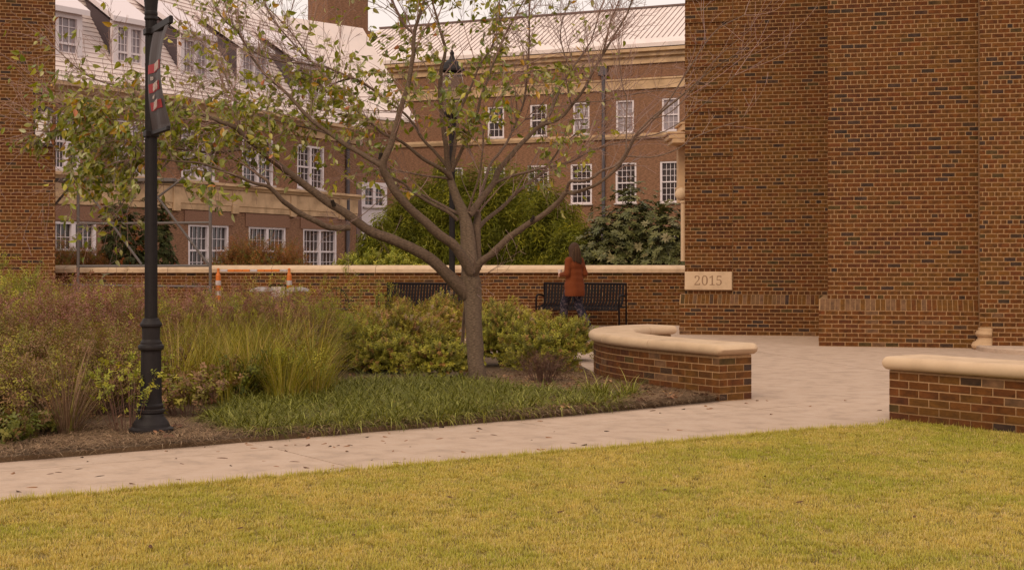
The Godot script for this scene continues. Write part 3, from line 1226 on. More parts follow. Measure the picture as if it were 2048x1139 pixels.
		sl.box(f + u * ((s0 + s1) * 0.5) + Vector3.UP * (b0 - 0.04) + n * 0.03, Vector3(s1 - s0 + 0.2, 0.09, 0.2), Basis(u, Vector3.UP, n))
		part("dormer_sill", sl, M.offwhite, roof)
		# the sash window inside
		var wf := f + Vector3.ZERO
		dormer_window(dm, wf, u, s0 + 0.22, s1 - 0.22, b0 + 0.1, b1 - 0.2)
	var dp := Shape.new()
	dp.rod(P[2] - u2 * 0.9 + n2 * 0.1 + Vector3.UP * 0.0, P[2] - u2 * 0.9 + n2 * 0.1 + Vector3.UP * 6.9, 0.09, 8)
	part("downpipe", dp, M.pipe, t)


func dormer_window(owner: Node3D, a: Vector3, u: Vector3, s0: float, s1: float, h0: float, h1: float) -> void:
	var n := Vector3(-u.z, 0, u.x)
	var b := Basis(u, Vector3.UP, n)
	var o := a - n * 0.07
	var fr := Shape.new()
	var w := s1 - s0
	var h := h1 - h0
	fr.box(o + u * (s0 + w * 0.5) + Vector3.UP * (h0 + h * 0.5), Vector3(0.14, h, 0.12), b)
	fr.box(o + u * (s0 + w * 0.5) + Vector3.UP * (h0 + h * 0.5) - n * 0.012, Vector3(w, 0.07, 0.08), b)
	for q in 2:
		for k in range(1, 3):
			fr.box(o + u * (s0 + w * (q * 0.5 + k / 6.0)) + Vector3.UP * (h0 + h * 0.5) - n * 0.02, Vector3(0.03, h, 0.03), b)
	for k in [1, 2, 4, 5]:
		fr.box(o + u * (s0 + w * 0.5) + Vector3.UP * (h0 + h * k / 6.0) - n * 0.022, Vector3(w, 0.028, 0.024), b)
	part("window", fr, M.white, owner)
	var gl := Shape.new()
	gl.box(o + u * (s0 + w * 0.5) + Vector3.UP * (h0 + h * 0.5) - n * 0.045, Vector3(w, h, 0.01), b)
	part("pane", gl, M.blind, owner)


func wing() -> void:
	var t := thing("campus_wing", "red brick wing with white sash windows, cream bands and a pale standing-seam metal roof", "building")
	var u := Vector3(0.910, 0, 0.4146).normalized()
	var n := Vector3(-u.z, 0, u.x)
	var R := Vector3(9.1, 0, -75.0)
	var L := 21.0
	var a := R - u * L
	var full := L + 5.0
	var op := []
	var list := []
	for q in [[1320, 1360], [1231, 1273], [1141, 1184], [1055, 1098], [968, 1010], [884, 926]]:
		var s0 := along(a, u, q[0])
		var s1 := along(a, u, q[1])
		op.append([s0, s1, 4.42, 6.6])
		list.append([s0, s1, 4.42, 6.6, 4, 6, M.glass])
	for q in [[1324, 1359], [1232, 1268], [1146, 1179], [1060, 1094], [975, 1008]]:
		var s0 := along(a, u, q[0])
		var s1 := along(a, u, q[1])
		op.append([s0, s1, 8.2, 9.95])
		list.append([s0, s1, 8.2, 9.95, 3, 4, M.blind if q[0] > 1100 else M.glass])
	for q in [[1320, 1360], [1165, 1205], [1055, 1098]]:
		var s0 := along(a, u, q[0])
		var s1 := along(a, u, q[1])
		op.append([s0, s1, 0.9, 2.9])
		list.append([s0, s1, 0.9, 2.9, 4, 6, M.glass])
	var wall := Shape.new()
	facade(wall, a, u, full, 0.0, 12.3, op)
	part("wall", wall, M.far_brick, t)
	for w in list:
		window(t, a, u, w[0], w[1], w[2], w[3], 1, w[4], w[5], w[6], 0.1, 0.026)
	var b := Shape.new()
	b.prism([Vector2(0.02, 7.85), Vector2(0.1, 7.85), Vector2(0.16, 8.0), Vector2(0.16, 8.1), Vector2(0.02, 8.14)], a, u, n, full)
	b.prism([Vector2(0.02, 10.5), Vector2(0.09, 10.5), Vector2(0.09, 10.95), Vector2(0.14, 11.0), Vector2(0.14, 11.08), Vector2(0.02, 11.1)], a, u, n, full)
	part("stone_band", b, M.cream, t)
	var c := Shape.new()
	c.prism([Vector2(0.02, 11.85), Vector2(0.1, 11.85), Vector2(0.1, 12.15), Vector2(0.3, 12.22), Vector2(0.3, 12.38), Vector2(0.5, 12.45), Vector2(0.5, 12.62), Vector2(0.02, 12.66)], a, u, n, full)
	part("cornice", c, M.cream, t)
	# frieze panels
	for px in [1140, 1165, 1255, 1345]:
		var s := along(a, u, px)
		var pn := Shape.new()
		for e in [[0, 0.38, 1.3, 0.05], [0, -0.3, 1.3, 0.05], [-0.62, 0.04, 0.05, 0.62], [0.62, 0.04, 0.05, 0.62]]:
			pn.box(a + u * (s + e[0]) + Vector3.UP * (11.45 + e[1]) + n * 0.012, Vector3(e[2], e[3], 0.05), Basis(u, Vector3.UP, n))
		part("frieze_panel", pn, M.far_soldier, t)
	text_on("lettering", "88", 0.5, a + u * along(a, u, 1254) + Vector3.UP * 11.48 + n * 0.01, u, n, M.far_soldier, t, "Droid Sans", 0.04)
	# roof
	var r := Shape.new()
	r.prism([Vector2(0.55, 12.66), Vector2(0.55, 12.86), Vector2(-5.0, 15.75), Vector2(-10.5, 12.86), Vector2(-10.5, 12.66)], a - u * 0.3, u, n, full + 0.6)
	var roof := part("roof", r, M.roof, t)
	var sm := Shape.new()
	var slope := (Vector3.UP * 2.89 - n * 5.55)
	var sd := slope.normalized()
	var up := u.cross(sd) * -1.0
	var x := 0.2
	while x < full:
		var p0 := a + u * x + n * 0.55 + Vector3.UP * 12.87
		sm.box(p0 + slope * 0.56 + up * 0.02, Vector3(0.04, slope.length() * 0.86, 0.06), Basis(u, sd, u.cross(sd)))
		x += 0.31
	part("roof_seams", sm, M.seam, roof).set_meta("kind", "stuff")
	var rc := Shape.new()
	rc.box(a + u * full * 0.5 - n * 5.0 + Vector3.UP * 15.78, Vector3(full + 0.6, 0.1, 0.3), Basis(u, Vector3.UP, n))
	part("ridge_cap", rc, M.seam, roof)
	var dp := Shape.new()
	var s := along(a, u, 1209)
	dp.rod(a + u * s + n * 0.16, a + u * s + n * 0.16 + Vector3.UP * 11.5, 0.095, 8)
	dp.box(a + u * s + n * 0.2 + Vector3.UP * 11.55, Vector3(0.5, 0.5, 0.3), Basis(u, Vector3.UP, n), 0.03)
	part("downpipe", dp, M.pipe, t)


func link_building() -> void:
	var t := thing("link_building", "white-roofed brick link with a white entrance between the curved hall and the long wing", "building")
	var a := Vector3(-8.2, 0, -65.5)
	var b := Vector3(-5.7, 0, -68.06)
	var u := (b - a).normalized()
	var n := Vector3(-u.z, 0, u.x)
	var L := a.distance_to(b)
	var e0 := along(a + n * 0.4, u, 723)
	var e1 := along(a + n * 0.4, u, 774)
	var wall := Shape.new()
	facade(wall, a, u, L, 0.0, 7.9, [])
	part("wall", wall, M.far_brick, t)
	var cn := Shape.new()
	cn.prism([Vector2(0.02, 7.4), Vector2(0.2, 7.5), Vector2(0.35, 7.8), Vector2(0.35, 7.95), Vector2(0.02, 7.97)], a, u, n, L)
	part("cornice", cn, M.cream, t)
	var r := Shape.new()
	r.prism([Vector2(0.4, 7.98), Vector2(0.4, 8.1), Vector2(-3.6, 13.0), Vector2(-7.5, 8.1), Vector2(-7.5, 7.98)], a - u * 0.6, u, n, L + 1.7)
	var roof := part("roof", r, M.roof, t)
	var ch := Shape.new()
	var c := spot(676, 60, 72.0)
	ch.box(Vector3(c.x, 14.6, c.z), Vector3(2.6, 6.0, 1.6), Basis(u, Vector3.UP, n))
	ch.box(Vector3(c.x, 12.9, c.z), Vector3(2.8, 0.25, 1.8), Basis(u, Vector3.UP, n))
	part("chimney", ch, M.far_brick, roof)
	var bay := Shape.new()
	facade(bay, a + n * 0.4, u, e1, 0.0, 5.0, [[0.0, e0, -1, 9], [e0 + 0.12, e1 - 0.12, 0.3, 3.0], [e0 + 0.12, e1 - 0.12, 3.85, 4.8]], 0.38)
	part("entrance_bay", bay, M.white, t)
	window(t, a + n * 0.4, u, e0 + 0.12, e1 - 0.12, 0.3, 3.0, 2, 2, 4, M.glass)
	window(t, a + n * 0.4, u, e0 + 0.12, e1 - 0.12, 3.85, 4.8, 2, 2, 2, M.glass)


# ---------------------------------------------------------------- street furniture
func bench(label: String, at: Vector3) -> void:
	var t := thing("bench", label, "bench", at, deg_to_rad(-20.0), "black metal benches along the garden wall")
	var w := 1.70
	# strap profile: (z forward, y)
	var prof := [Vector2(-0.24, 0.87), Vector2(-0.225, 0.80), Vector2(-0.185, 0.62), Vector2(-0.16, 0.52), Vector2(-0.12, 0.475), Vector2(-0.03, 0.445), Vector2(0.10, 0.425), Vector2(0.19, 0.395), Vector2(0.225, 0.345)]
	var cnt := 26
	for k in cnt:
		var s := Shape.new()
		var x := -w * 0.5 + w * (k + 0.5) / cnt
		for j in prof.size() - 1:
			var a: Vector2 = prof[j]
			var b: Vector2 = prof[j + 1]
			var d := (b - a).normalized()
			var nn := Vector3(0, -d.x, d.y) * -1.0
			var dz := Vector3(0, d.y, d.x)
			s.box(Vector3(x, (a.y + b.y) * 0.5, (a.x + b.x) * 0.5), Vector3(0.05, a.distance_to(b) + 0.006, 0.006), Basis(Vector3.RIGHT, dz, Vector3.RIGHT.cross(dz)))
		part("slat", s, M.bench, t)
	var rails := Shape.new()
	rails.rod(Vector3(-w * 0.5 - 0.03, 0.875, -0.245), Vector3(w * 0.5 + 0.03, 0.875, -0.245), 0.02, 8)
	rails.rod(Vector3(-w * 0.5, 0.365, 0.2), Vector3(w * 0.5, 0.365, 0.2), 0.016, 8)
	rails.rod(Vector3(-w * 0.5, 0.42, -0.1), Vector3(w * 0.5, 0.42, -0.1), 0.016, 8)
	part("rail", rails, M.bench, t)
	for s in [-1.0, 1.0]:
		var x: float = s * (w * 0.5 + 0.02)
		var arm := Shape.new()
		arm.tube(smooth_path([Vector3(x, 0.0, 0.25), Vector3(x, 0.3, 0.27), Vector3(x, 0.56, 0.27), Vector3(x, 0.64, 0.2), Vector3(x, 0.645, 0.0), Vector3(x, 0.62, -0.2)], 5), range(26).map(func(_k): return 0.019), 8)
		part("armrest", arm, M.bench, t)
		var leg := Shape.new()
		leg.rod(Vector3(x, 0.0, -0.27), Vector3(x, 0.88, -0.245), 0.019, 8)
		leg.rod(Vector3(x, 0.41, 0.26), Vector3(x, 0.41, -0.25), 0.016, 8)
		part("leg", leg, M.bench, t)


func pipe(s: Shape, a: Vector3, b: Vector3, r := 0.024) -> void:
	s.rod(a, b, r, 8)


func furniture() -> void:
	bench("black slatted metal bench that the woman in the rust jacket is passing", Vector3(1.40, 0, -28.72))
	bench("black slatted metal bench partly behind the lamp post and tree trunk", Vector3(-1.83, 0, -28.72))
	# scaffold at the left
	var D := 29.2
	var t := thing("scaffold", "grey tube scaffold with a plank deck in front of the garden wall at left", "scaffold")
	var top := spot(0, 350, D).y
	for px in [155.5, 420.0]:
		for back in [0.0]:
			var s := Shape.new()
			var p := spot(px, 520, D)
			var q := Vector3(p.x, 0, p.z - back - (0.45 if back > 0 else 0.0))
			pipe(s, q, q + Vector3.UP * (top - 0.0 if px < 200 or back > 0 else spot(0, 290, D).y), 0.032)
			part("post", s, M.steel, t)
	for q in [[155, 447, 420, 445], [155, 532, 420, 531], [110, 569, 420, 573]]:
		var s := Shape.new()
		pipe(s, spot(q[0], q[1], D), spot(q[2], q[3], D), 0.025)
		part("rail", s, M.steel, t)
	for q in [[164, 368, 282, 528, 0], [300, 375, 417, 530, 0], [422, 313, 312, 396, 0.1], [157, 352, 100, 420, 0.3]]:
		var s := Shape.new()
		pipe(s, spot(q[0], q[1], D), spot(q[2], q[3], D + q[4]), 0.025)
		part("brace", s, M.steel, t)
	for k in 3:
		var s := Shape.new()
		var a := spot(100, 361, D)
		var b := spot(345, 357, D)
		s.box((a + b) * 0.5 - Vector3(0, 0, 0.15 + k * 0.3), Vector3(b.x - a.x, 0.07, 0.285), Basis(), 0.006)
		part("plank", s, M.steel, t)
	# orange posts and bar
	var g := "orange and white channelizer posts at the garden wall"
	for q in [[436, 27.9, "orange post with white bands under the left end of the barrier bar"], [578, 27.9, "orange post with white bands under the right end of the barrier bar"]]:
		var p := spot(q[0], 520, q[1])
		p.y = 0.0
		var c := thing("traffic_post", q[2], "traffic post", p, 0.0, g)
		var h := 1.05
		var bd := Shape.new()
		bd.tint = Color(0.52, 0.135, 0.022)
		bd.lathe(Vector3.ZERO, [Vector2(0.055, 0.06), Vector2(0.05, h), Vector2(0.03, h + 0.05), Vector2(0.022, h + 0.1), Vector2(0.03, h + 0.13), Vector2(0.0, h + 0.15)], 16)
		part("tube", bd, M.plastic, c)
		for y in [0.45, 0.66, 0.86]:
			var wb := Shape.new()
			wb.tint = Color(0.42, 0.35, 0.34)
			wb.lathe(Vector3.ZERO, [Vector2(0.0555, y), Vector2(0.0545, y + 0.09)], 16)
			part("band", wb, M.plastic, c)
		var bs := Shape.new()
		bs.tint = Color(0.05, 0.045, 0.045)
		bs.lathe(Vector3.ZERO, [Vector2(0.2, 0), Vector2(0.2, 0.05), Vector2(0.07, 0.08)], 8)
		part("base", bs, M.plastic, c)
	var bar := thing("barrier_bar", "orange and white barrier bar spanning the two orange posts", "barrier")
	var a := spot(440, 541, 27.9)
	var b := spot(574, 541, 27.9)
	for k in 9:
		var s := Shape.new()
		s.tint = Color(0.55, 0.15, 0.022) if k % 4 != 0 else Color(0.42, 0.36, 0.36)
		s.box(a.lerp(b, (k + 0.5) / 9.0), Vector3((b.x - a.x) / 9.0 - 0.004, 0.05 if k % 4 else 0.047, 0.05), Basis(), 0.01)
		part("segment", s, M.plastic, bar)
	# bins, panel and wire chair glimpsed over the grass
	for q in [[524, "black litter bin with a domed pale lid left of the framed panel"], [595, "black litter bin with a domed pale lid right of the orange posts"]]:
		var p := spot(q[0], 520, 27.2)
		p.y = 0.0
		var c := thing("litter_bin", q[1], "litter bin", p, 0.0, "black litter bins by the garden wall")
		var bd := Shape.new()
		bd.tint = Color(0.03, 0.026, 0.028)
		bd.lathe(Vector3.ZERO, [Vector2(0.2, 0), Vector2(0.22, 0.05), Vector2(0.235, 0.56), Vector2(0.1, 0.57)], 20, 20, 0.06)
		part("body", bd, M.plastic, c)
		for k in 4:
			var s := Shape.new()
			s.tint = Color(0.03, 0.026, 0.028)
			var o := Vector3(cos(k * PI / 2 + 0.6), 0, sin(k * PI / 2 + 0.6)) * 0.2
			pipe(s, o + Vector3.UP * 0.55, o + Vector3.UP * 0.76, 0.014)
			part("stay", s, M.plastic, c)
		var ld := Shape.new()
		ld.tint = Color(0.27, 0.23, 0.235)
		ld.lathe(Vector3(0, 0.74, 0), [Vector2(0.235, 0.0), Vector2(0.25, 0.02), Vector2(0.2, 0.065), Vector2(0.1, 0.095), Vector2(0.0, 0.1)], 20)
		part("lid", ld, M.plastic, c)
	var fp := thing("framed_panel", "pale notice panel in a black upright frame between the litter bins", "panel", spot(556, 652, 28.4) * Vector3(1, 0, 1))
	var fs := Shape.new()
	for x in [-0.16, 0.16]:
		fs.box(Vector3(x, 0.42, 0), Vector3(0.035, 0.84, 0.04), Basis(), 0.004)
	fs.box(Vector3(0, 0.85, 0), Vector3(0.355, 0.035, 0.04), Basis(), 0.004)
	fs.box(Vector3(0, 0.02, 0), Vector3(0.4, 0.03, 0.3), Basis(), 0.004)
	part("frame", fs, M.bench, fp)
	var ps := Shape.new()
	ps.box(Vector3(0, 0.64, 0), Vector3(0.28, 0.36, 0.015))
	part("panel", ps, M.offwhite, fp)
	var ch := thing("wire_chair", "black wire mesh chair with a rounded back beyond the tall grass", "chair", spot(669, 655, 26.2) * Vector3(1, 0, 1))
	var cs := Shape.new()
	var arc := []
	for k in 13:
		var g2 := PI * k / 12
		arc.append(Vector3(cos(g2) * 0.25, 0.45 + sin(g2) * 0.38, -0.2 - sin(g2) * 0.08))
	cs.tube(arc, arc.map(func(_p): return 0.013), 6)
	for k in range(1, 6):
		var x := -0.25 + k * 0.5 / 6
		var hh := sqrt(0.0625 - x * x) / 0.25
		pipe(cs, Vector3(x, 0.45, -0.2), Vector3(x, 0.45 + hh * 0.38, -0.2 - hh * 0.08), 0.006)
	part("backrest", cs, M.bench, ch)
	var se := Shape.new()
	se.lathe(Vector3(0, 0.43, 0), [Vector2(0.24, 0), Vector2(0.25, 0.015), Vector2(0.24, 0.03), Vector2(0, 0.025)], 20)
	part("seat", se, M.bench, ch)
	for k in 4:
		var s := Shape.new()
		var o := Vector3(cos(k * PI / 2 + PI / 4), 0, sin(k * PI / 2 + PI / 4))
		pipe(s, o * 0.27, o * 0.2 + Vector3.UP * 0.43, 0.012)
		part("leg", s, M.bench, ch)


# ---------------------------------------------------------------- lamp posts and banner
func lamp(label: String, at: Vector3) -> void:
	var t := thing("lamp_post", label, "lamp post", at, 0.0, "black fluted lamp posts")
	var bs := Shape.new()
	bs.lathe(Vector3.ZERO, [Vector2(0.165, -0.02), Vector2(0.165, 0.05), Vector2(0.14, 0.065), Vector2(0.135, 0.085), Vector2(0.12, 0.11), Vector2(0.098, 0.14), Vector2(0.09, 0.16), Vector2(0.1, 0.172), Vector2(0.1, 0.19), Vector2(0.088, 0.2), Vector2(0.092, 0.215), Vector2(0.092, 0.225), Vector2(0.08, 0.24)], 32)
	part("base", bs, M.metal, t)
	var lo := Shape.new()
	lo.lathe(Vector3.ZERO, [Vector2(0.082, 0.24), Vector2(0.08, 0.27), Vector2(0.074, 0.62), Vector2(0.076, 0.635)], 72, 12, 0.11)
	lo.lathe(Vector3.ZERO, [Vector2(0.076, 0.635), Vector2(0.094, 0.645), Vector2(0.097, 0.66), Vector2(0.094, 0.675), Vector2(0.08, 0.685), Vector2(0.079, 0.70), Vector2(0.072, 0.707), Vector2(0.066, 0.72), Vector2(0.067, 0.80), Vector2(0.07, 0.81), Vector2(0.08, 0.82), Vector2(0.081, 0.835), Vector2(0.072, 0.85), Vector2(0.066, 0.86), Vector2(0.06, 0.875), Vector2(0.05, 0.88)], 32)
	part("pedestal", lo, M.metal, t)
	var sh := Shape.new()
	sh.lathe(Vector3.ZERO, [Vector2(0.0475, 0.88), Vector2(0.0475, 1.2), Vector2(0.043, 3.12)], 84, 14, 0.17)
	part("shaft", sh, M.metal, t)
	var nk := Shape.new()
	nk.lathe(Vector3.ZERO, [Vector2(0.046, 3.12), Vector2(0.052, 3.13), Vector2(0.05, 3.145), Vector2(0.046, 3.15), Vector2(0.05, 3.165), Vector2(0.05, 3.18), Vector2(0.046, 3.19), Vector2(0.051, 3.25), Vector2(0.06, 3.33), Vector2(0.075, 3.45), Vector2(0.08, 3.5), Vector2(0.06, 3.52)], 36, 12, 0.03)
	nk.lathe(Vector3.ZERO, [Vector2(0.06, 3.52), Vector2(0.1, 3.56), Vector2(0.15, 3.6), Vector2(0.15, 3.64), Vector2(0.05, 3.65)], 24)
	part("neck", nk, M.metal, t)
	var gl := Shape.new()
	gl.lathe(Vector3.ZERO, [Vector2(0.12, 3.65), Vector2(0.17, 3.8), Vector2(0.19, 3.95), Vector2(0.17, 4.15), Vector2(0.13, 4.28)], 24)
	part("globe", gl, M.lamp_glass, t)
	var cap := Shape.new()
	cap.lathe(Vector3.ZERO, [Vector2(0.2, 4.27), Vector2(0.2, 4.3), Vector2(0.13, 4.4), Vector2(0.05, 4.46), Vector2(0.03, 4.52), Vector2(0.035, 4.56), Vector2(0.0, 4.62)], 24)
	part("cap", cap, M.metal, t)


func lamps() -> void:
	var p := floor_at(300, 872)
	p = Vector3((301.5 - 1024) * 10.7 / F, 0.035, -10.7)
	lamp("black fluted lamp post with a banner, standing in the bed at left", p)
	lamp("black fluted lamp post behind the forked tree, far side of the bed", Vector3((904 - 1024) * 22.0 / F, 0, -22.0))
	# banner hung from two bars
	var t := thing("banner", "dark hanging banner with red blocks of pale lettering on the near lamp post", "banner")
	var d := Vector3(0.457, 0, 0.89).normalized()
	var y1 := spot(0, 65, 10.7).y - 0.005
	var y0 := spot(0, 268, 10.7).y
	var ctr := Vector3(p.x, 0, p.z)
	for q in [[y1 + 0.01, 0.58, 0.06], [y0, 0.5, 0.035]]:
		var s := Shape.new()
		s.box(ctr + d * (0.05 + q[1] * 0.5) + Vector3.UP * (q[0] + 0.0), Vector3(0.03, q[2], q[1]), Basis(Vector3.UP, atan2(d.x, d.z)), 0.008)
		s.box(ctr + Vector3.UP * q[0], Vector3(0.1, 0.05, 0.1), Basis(Vector3.UP, atan2(d.x, d.z)), 0.006)
		part("bar", s, M.metal, t)
	# cloth: each height is turned a little more toward the view in its middle
	var cl := Shape.new()
	var rows := 28
	var cols := 10
	var P := func(i: float, j: float) -> Vector3:     # i 0..1 down, j 0..1 outward
		var g := 0.14 * pow(sin(PI * clampf(i * 1.02, 0, 1)), 0.9) * (1.0 - 0.25 * i)
		var dd := d.rotated(Vector3.UP, -g * 1.05)
		var wv := 0.012 * sin(j * 9.0 + i * 3.0) + 0.02 * sin(j * 5.0 + 1.0) * sin(PI * i)
		var len := 0.53 * (1.0 - 0.10 * sin(PI * i))
		return ctr + dd * (0.055 + len * j) + dd.cross(Vector3.UP) * wv + Vector3.UP * lerpf(y1 - 0.012, y0 + 0.012, i)
	for i in rows:
		for j in cols:
			cl.quad(P.call(float(i) / rows, float(j) / cols), P.call(float(i + 1) / rows, float(j) / cols), P.call(float(i + 1) / rows, float(j + 1) / cols), P.call(float(i) / rows, float(j + 1) / cols), Vector3(-1, 0, 1))
	part("cloth", cl, M.vinyl, t)
	var red := mat(Color(0.30, 0.025, 0.028), 0.6)
	red.cull_mode = BaseMaterial3D.CULL_DISABLED
	var pale := mat(Color(0.48, 0.38, 0.34), 0.6)
	pale.cull_mode = BaseMaterial3D.CULL_DISABLED
	for q in [[0.335, 0.425, 0.10, 0.92, "TRADITION"], [0.53, 0.62, 0.1, 0.8, "CAMPUS"], [0.715, 0.80, 0.1, 0.8, "BEAUTY"]]:
		var s := Shape.new()
		for j in 8:
			var j0 := lerpf(q[2], q[3], j / 8.0)
			var j1 := lerpf(q[2], q[3], (j + 1) / 8.0)
			var off := Vector3(-0.6, 0, 0.8) * 0.004
			s.quad(P.call(q[0], j0) + off, P.call(q[1], j0) + off, P.call(q[1], j1) + off, P.call(q[0], j1) + off, Vector3(-1, 0, 1))
		var blk := part("block", s, red, t)
		banner_text(blk, q[4], P, (q[0] + q[1]) * 0.5, (q[2] + q[3]) * 0.5, (q[3] - q[2]) * 0.84 * 0.5, 0.06, pale)
	banner_text(t, "to", P, 0.478, 0.3, 0.055, 0.03, pale)
	banner_text(t, "of", P, 0.668, 0.33, 0.055, 0.03, pale)


func banner_text(owner: Node3D, words: String, P: Callable, i: float, j: float, wide: float, high: float, m: Material) -> void:
	var f := SystemFont.new()
	f.font_names = PackedStringArray(["Droid Sans"])
	f.font_weight = 700
	var tm := TextMesh.new()
	tm.text = words
	tm.font = f
	tm.font_size = 64
	tm.depth = 0.002
	tm.pixel_size = 0.01
	var a: Vector3 = P.call(i, j - 0.1)
	var b: Vector3 = P.call(i, j + 0.1)
	var u := (b - a).normalized()
	var n := u.cross(Vector3.UP)
	if n.dot(Vector3(-0.3, 0, 1)) < 0.0:
		n = -n
	var box := tm.get_aabb().size
	var o := part("lettering", tm, m, owner)
	var at: Vector3 = P.call(i, j)
	o.transform = Transform3D(Basis(u * (wide / maxf(box.x, 0.1)), Vector3.UP * (high / maxf(box.y, 0.1)), n), at + n * 0.012)


# ---------------------------------------------------------------- the tree
const TD := 15.0
var leaf_spots := []     # [transform, colour, distance]
var twig_shape: Shape
var leaf_mesh := []


# a limb from measured points [px, py, width, depth offset]
func limb_points(q: Array, slim := 1.0) -> Array:
	var pts := []
	for e in q:
		pts.append(Vector4((e[0] - 1024.0) * (TD + e[3]) / F, EYE - (e[1] - 520.0) * (TD + e[3]) / F, -(TD + e[3]), e[2] * (0.40 if e[2] < 33 else 0.5) * TD / F))
	return smooth_path(pts, 5)


func limb(owner: Node3D, q: Array, leafy_: float, twiggy: float, from := 0.25, called := "limb") -> void:
	var p := limb_points(q)
	var pts := []
	var rad := []
	for k in p.size():
		var e: Vector4 = p[k]
		var wob := Vector3(noise.get_noise_3d(e.x * 9, e.y * 9, 1), noise.get_noise_3d(e.x * 9, e.y * 9, 7), noise.get_noise_3d(e.x * 9, e.y * 9, 13)) * minf(0.012, e.w * 0.6)
		pts.append(Vector3(e.x, e.y, e.z) + wob * (0.0 if k == 0 else 1.0))
		rad.append(maxf(e.w * (1.0 + 0.10 * noise.get_noise_2d(k * 3.1, e.x * 20)), 0.0028))
	var s := Shape.new()
	var thick: float = rad[0]
	s.tint = Color(0.255, 0.172, 0.12) if thick > 0.02 else Color(0.33, 0.22, 0.17)
	s.tube(pts, rad, 12 if thick > 0.05 else (8 if thick > 0.02 else 5))
	part(called, s, M.bark, owner)
	# knots
	var total := 0.0
	for k in pts.size() - 1:
		total += pts[k].distance_to(pts[k + 1])
	var run := 0.0
	var next := total * from
	for k in pts.size() - 1:
		var l: float = pts[k].distance_to(pts[k + 1])
		while next < run + l:
			var t := (next - run) / l
			var o: Vector3 = pts[k].lerp(pts[k + 1], t)
			var d: Vector3 = (pts[k + 1] - pts[k]).normalized()
			var rem := 1.0 - next / total
			twig(o, d, rf(0.4, 0.95) * (0.55 + 0.45 * rem), minf(rad[k] * 0.5, 0.006), 0, leafy_)
			if rng.randf() < (0.26 if leafy_ > 0.3 else 0.12) and rad[k] > 0.005:
				twig(o, d, rf(0.7, 1.35) * (0.6 + 0.4 * rem), minf(rad[k] * 0.6, 0.010), -1, leafy_)
			next += rf(0.055, 0.15) / twiggy
		run += l
	var dl: Vector3 = (pts[pts.size() - 1] - pts[pts.size() - 3]).normalized()
	for k in 4:
		twig(pts[pts.size() - 1], dl, rf(0.4, 0.7), minf(rad[pts.size() - 1], 0.006), 0, leafy_)


func twig(o: Vector3, along_: Vector3, length: float, r: float, level: int, leafy_: float) -> void:
	var px := 1024.0 + o.x / -o.z * F
	if px > 1270.0 and rng.randf() < 0.5:
		return
	var d := (along_ * rf(0.5, 0.9) + rdir() * 0.62 + Vector3.UP * rf(-0.05, 0.4)).normalized()
	if level > 0:
		d = (along_ * 0.75 + rdir() * 0.6 + Vector3.UP * 0.1).normalized()
	var p := [o]
	var rad := [r]
	var n := 5
	var lift := rf(-0.05, 0.16) if leafy_ < 0.5 else rf(-0.22, 0.1)
	var e := d
	for k in n:
		e = (e + Vector3.UP * lift * 0.5 + rdir() * (0.13 if level >= 0 else 0.07)).normalized()
		p.append(p[k] + e * (length / n))
		rad.append(maxf(lerpf(r, 0.0018, (k + 1.0) / n), 0.0018))
	twig_shape.tint = vary(Color(0.31, 0.195, 0.165), 0.25)
	twig_shape.tube(p, rad, 3, false)
	if level < 2:
		var kids := 7 if level < 0 else (4 if level == 0 else 2)
		for k in kids:
			if rng.randf() < 0.85:
				var j := rng.randi_range(1, n)
				twig(p[j], e, length * rf(0.35, 0.62), rad[j] * 0.7, level + 1, leafy_)
	for k in range(1, n + 1):
		var zone := leafy_ * leaf_zone(p[k]) * 0.62
		if level <= 0:
			zone *= 0.4
		for m in 2:
			if rng.randf() < zone:
				put_leaf(p[k], e)


func leaf_zone(p: Vector3) -> float:      # how full the crown is: bare on its right side and at the top, full low on its left
	var x := 1024.0 + p.x / -p.z * F
	var y := 520.0 - (p.y - EYE) / -p.z * F
	var z := 0.3
	if x < 130:
		z = 0.2 if y > 190 and y < 300 and x > 55 else 0.06
	elif x < 480:
		z = 0.5 if y > 195 else 0.11
	elif x < 720:
		z = 0.52 if y > 140 else 0.10
	elif x < 1010:
		z = 0.48 if y > 90 else 0.28
	elif x < 1180:
		z = 0.26 if y > 130 else 0.05
	elif x < 1250:
		z = 0.03
	else:
		z = 0.0
	if y > 390:
		z *= 0.2
	return z * (0.45 + 1.1 * clampf(0.5 + noise.get_noise_3d(p.x * 4.5, p.y * 4.5, p.z * 4.5), 0, 1))


func put_leaf(at: Vector3, twig_dir: Vector3) -> void:
	var d := (twig_dir * 0.5 + rdir() * 0.75 + Vector3.DOWN * rf(0.25, 1.0)).normalized()
	var side := d.cross(rdir()).normalized()
	var size := rf(0.7, 1.2)
	var b := Basis(side, side.cross(d).normalized() * -1.0, d)
	var r := rng.randf()
	var col: Color
	if r < 0.44:
		col = vary(Color(0.25, 0.255, 0.020), 0.25)
	elif r < 0.62:
		col = vary(Color(0.145, 0.175, 0.019), 0.25)
	elif r < 0.75:
		col = vary(Color(0.42, 0.36, 0.035), 0.2)
	elif r < 0.935:
		col = vary(Color(0.45, 0.41, 0.19), 0.2)
	elif r < 0.985:
		col = vary(Color(0.50, 0.27, 0.025), 0.2)
	else:
		col = vary(Color(0.42, 0.14, 0.05), 0.2)
	leaf_spots.append([Transform3D(b.scaled(Vector3.ONE * size), at), col, rng.randi() % 4])


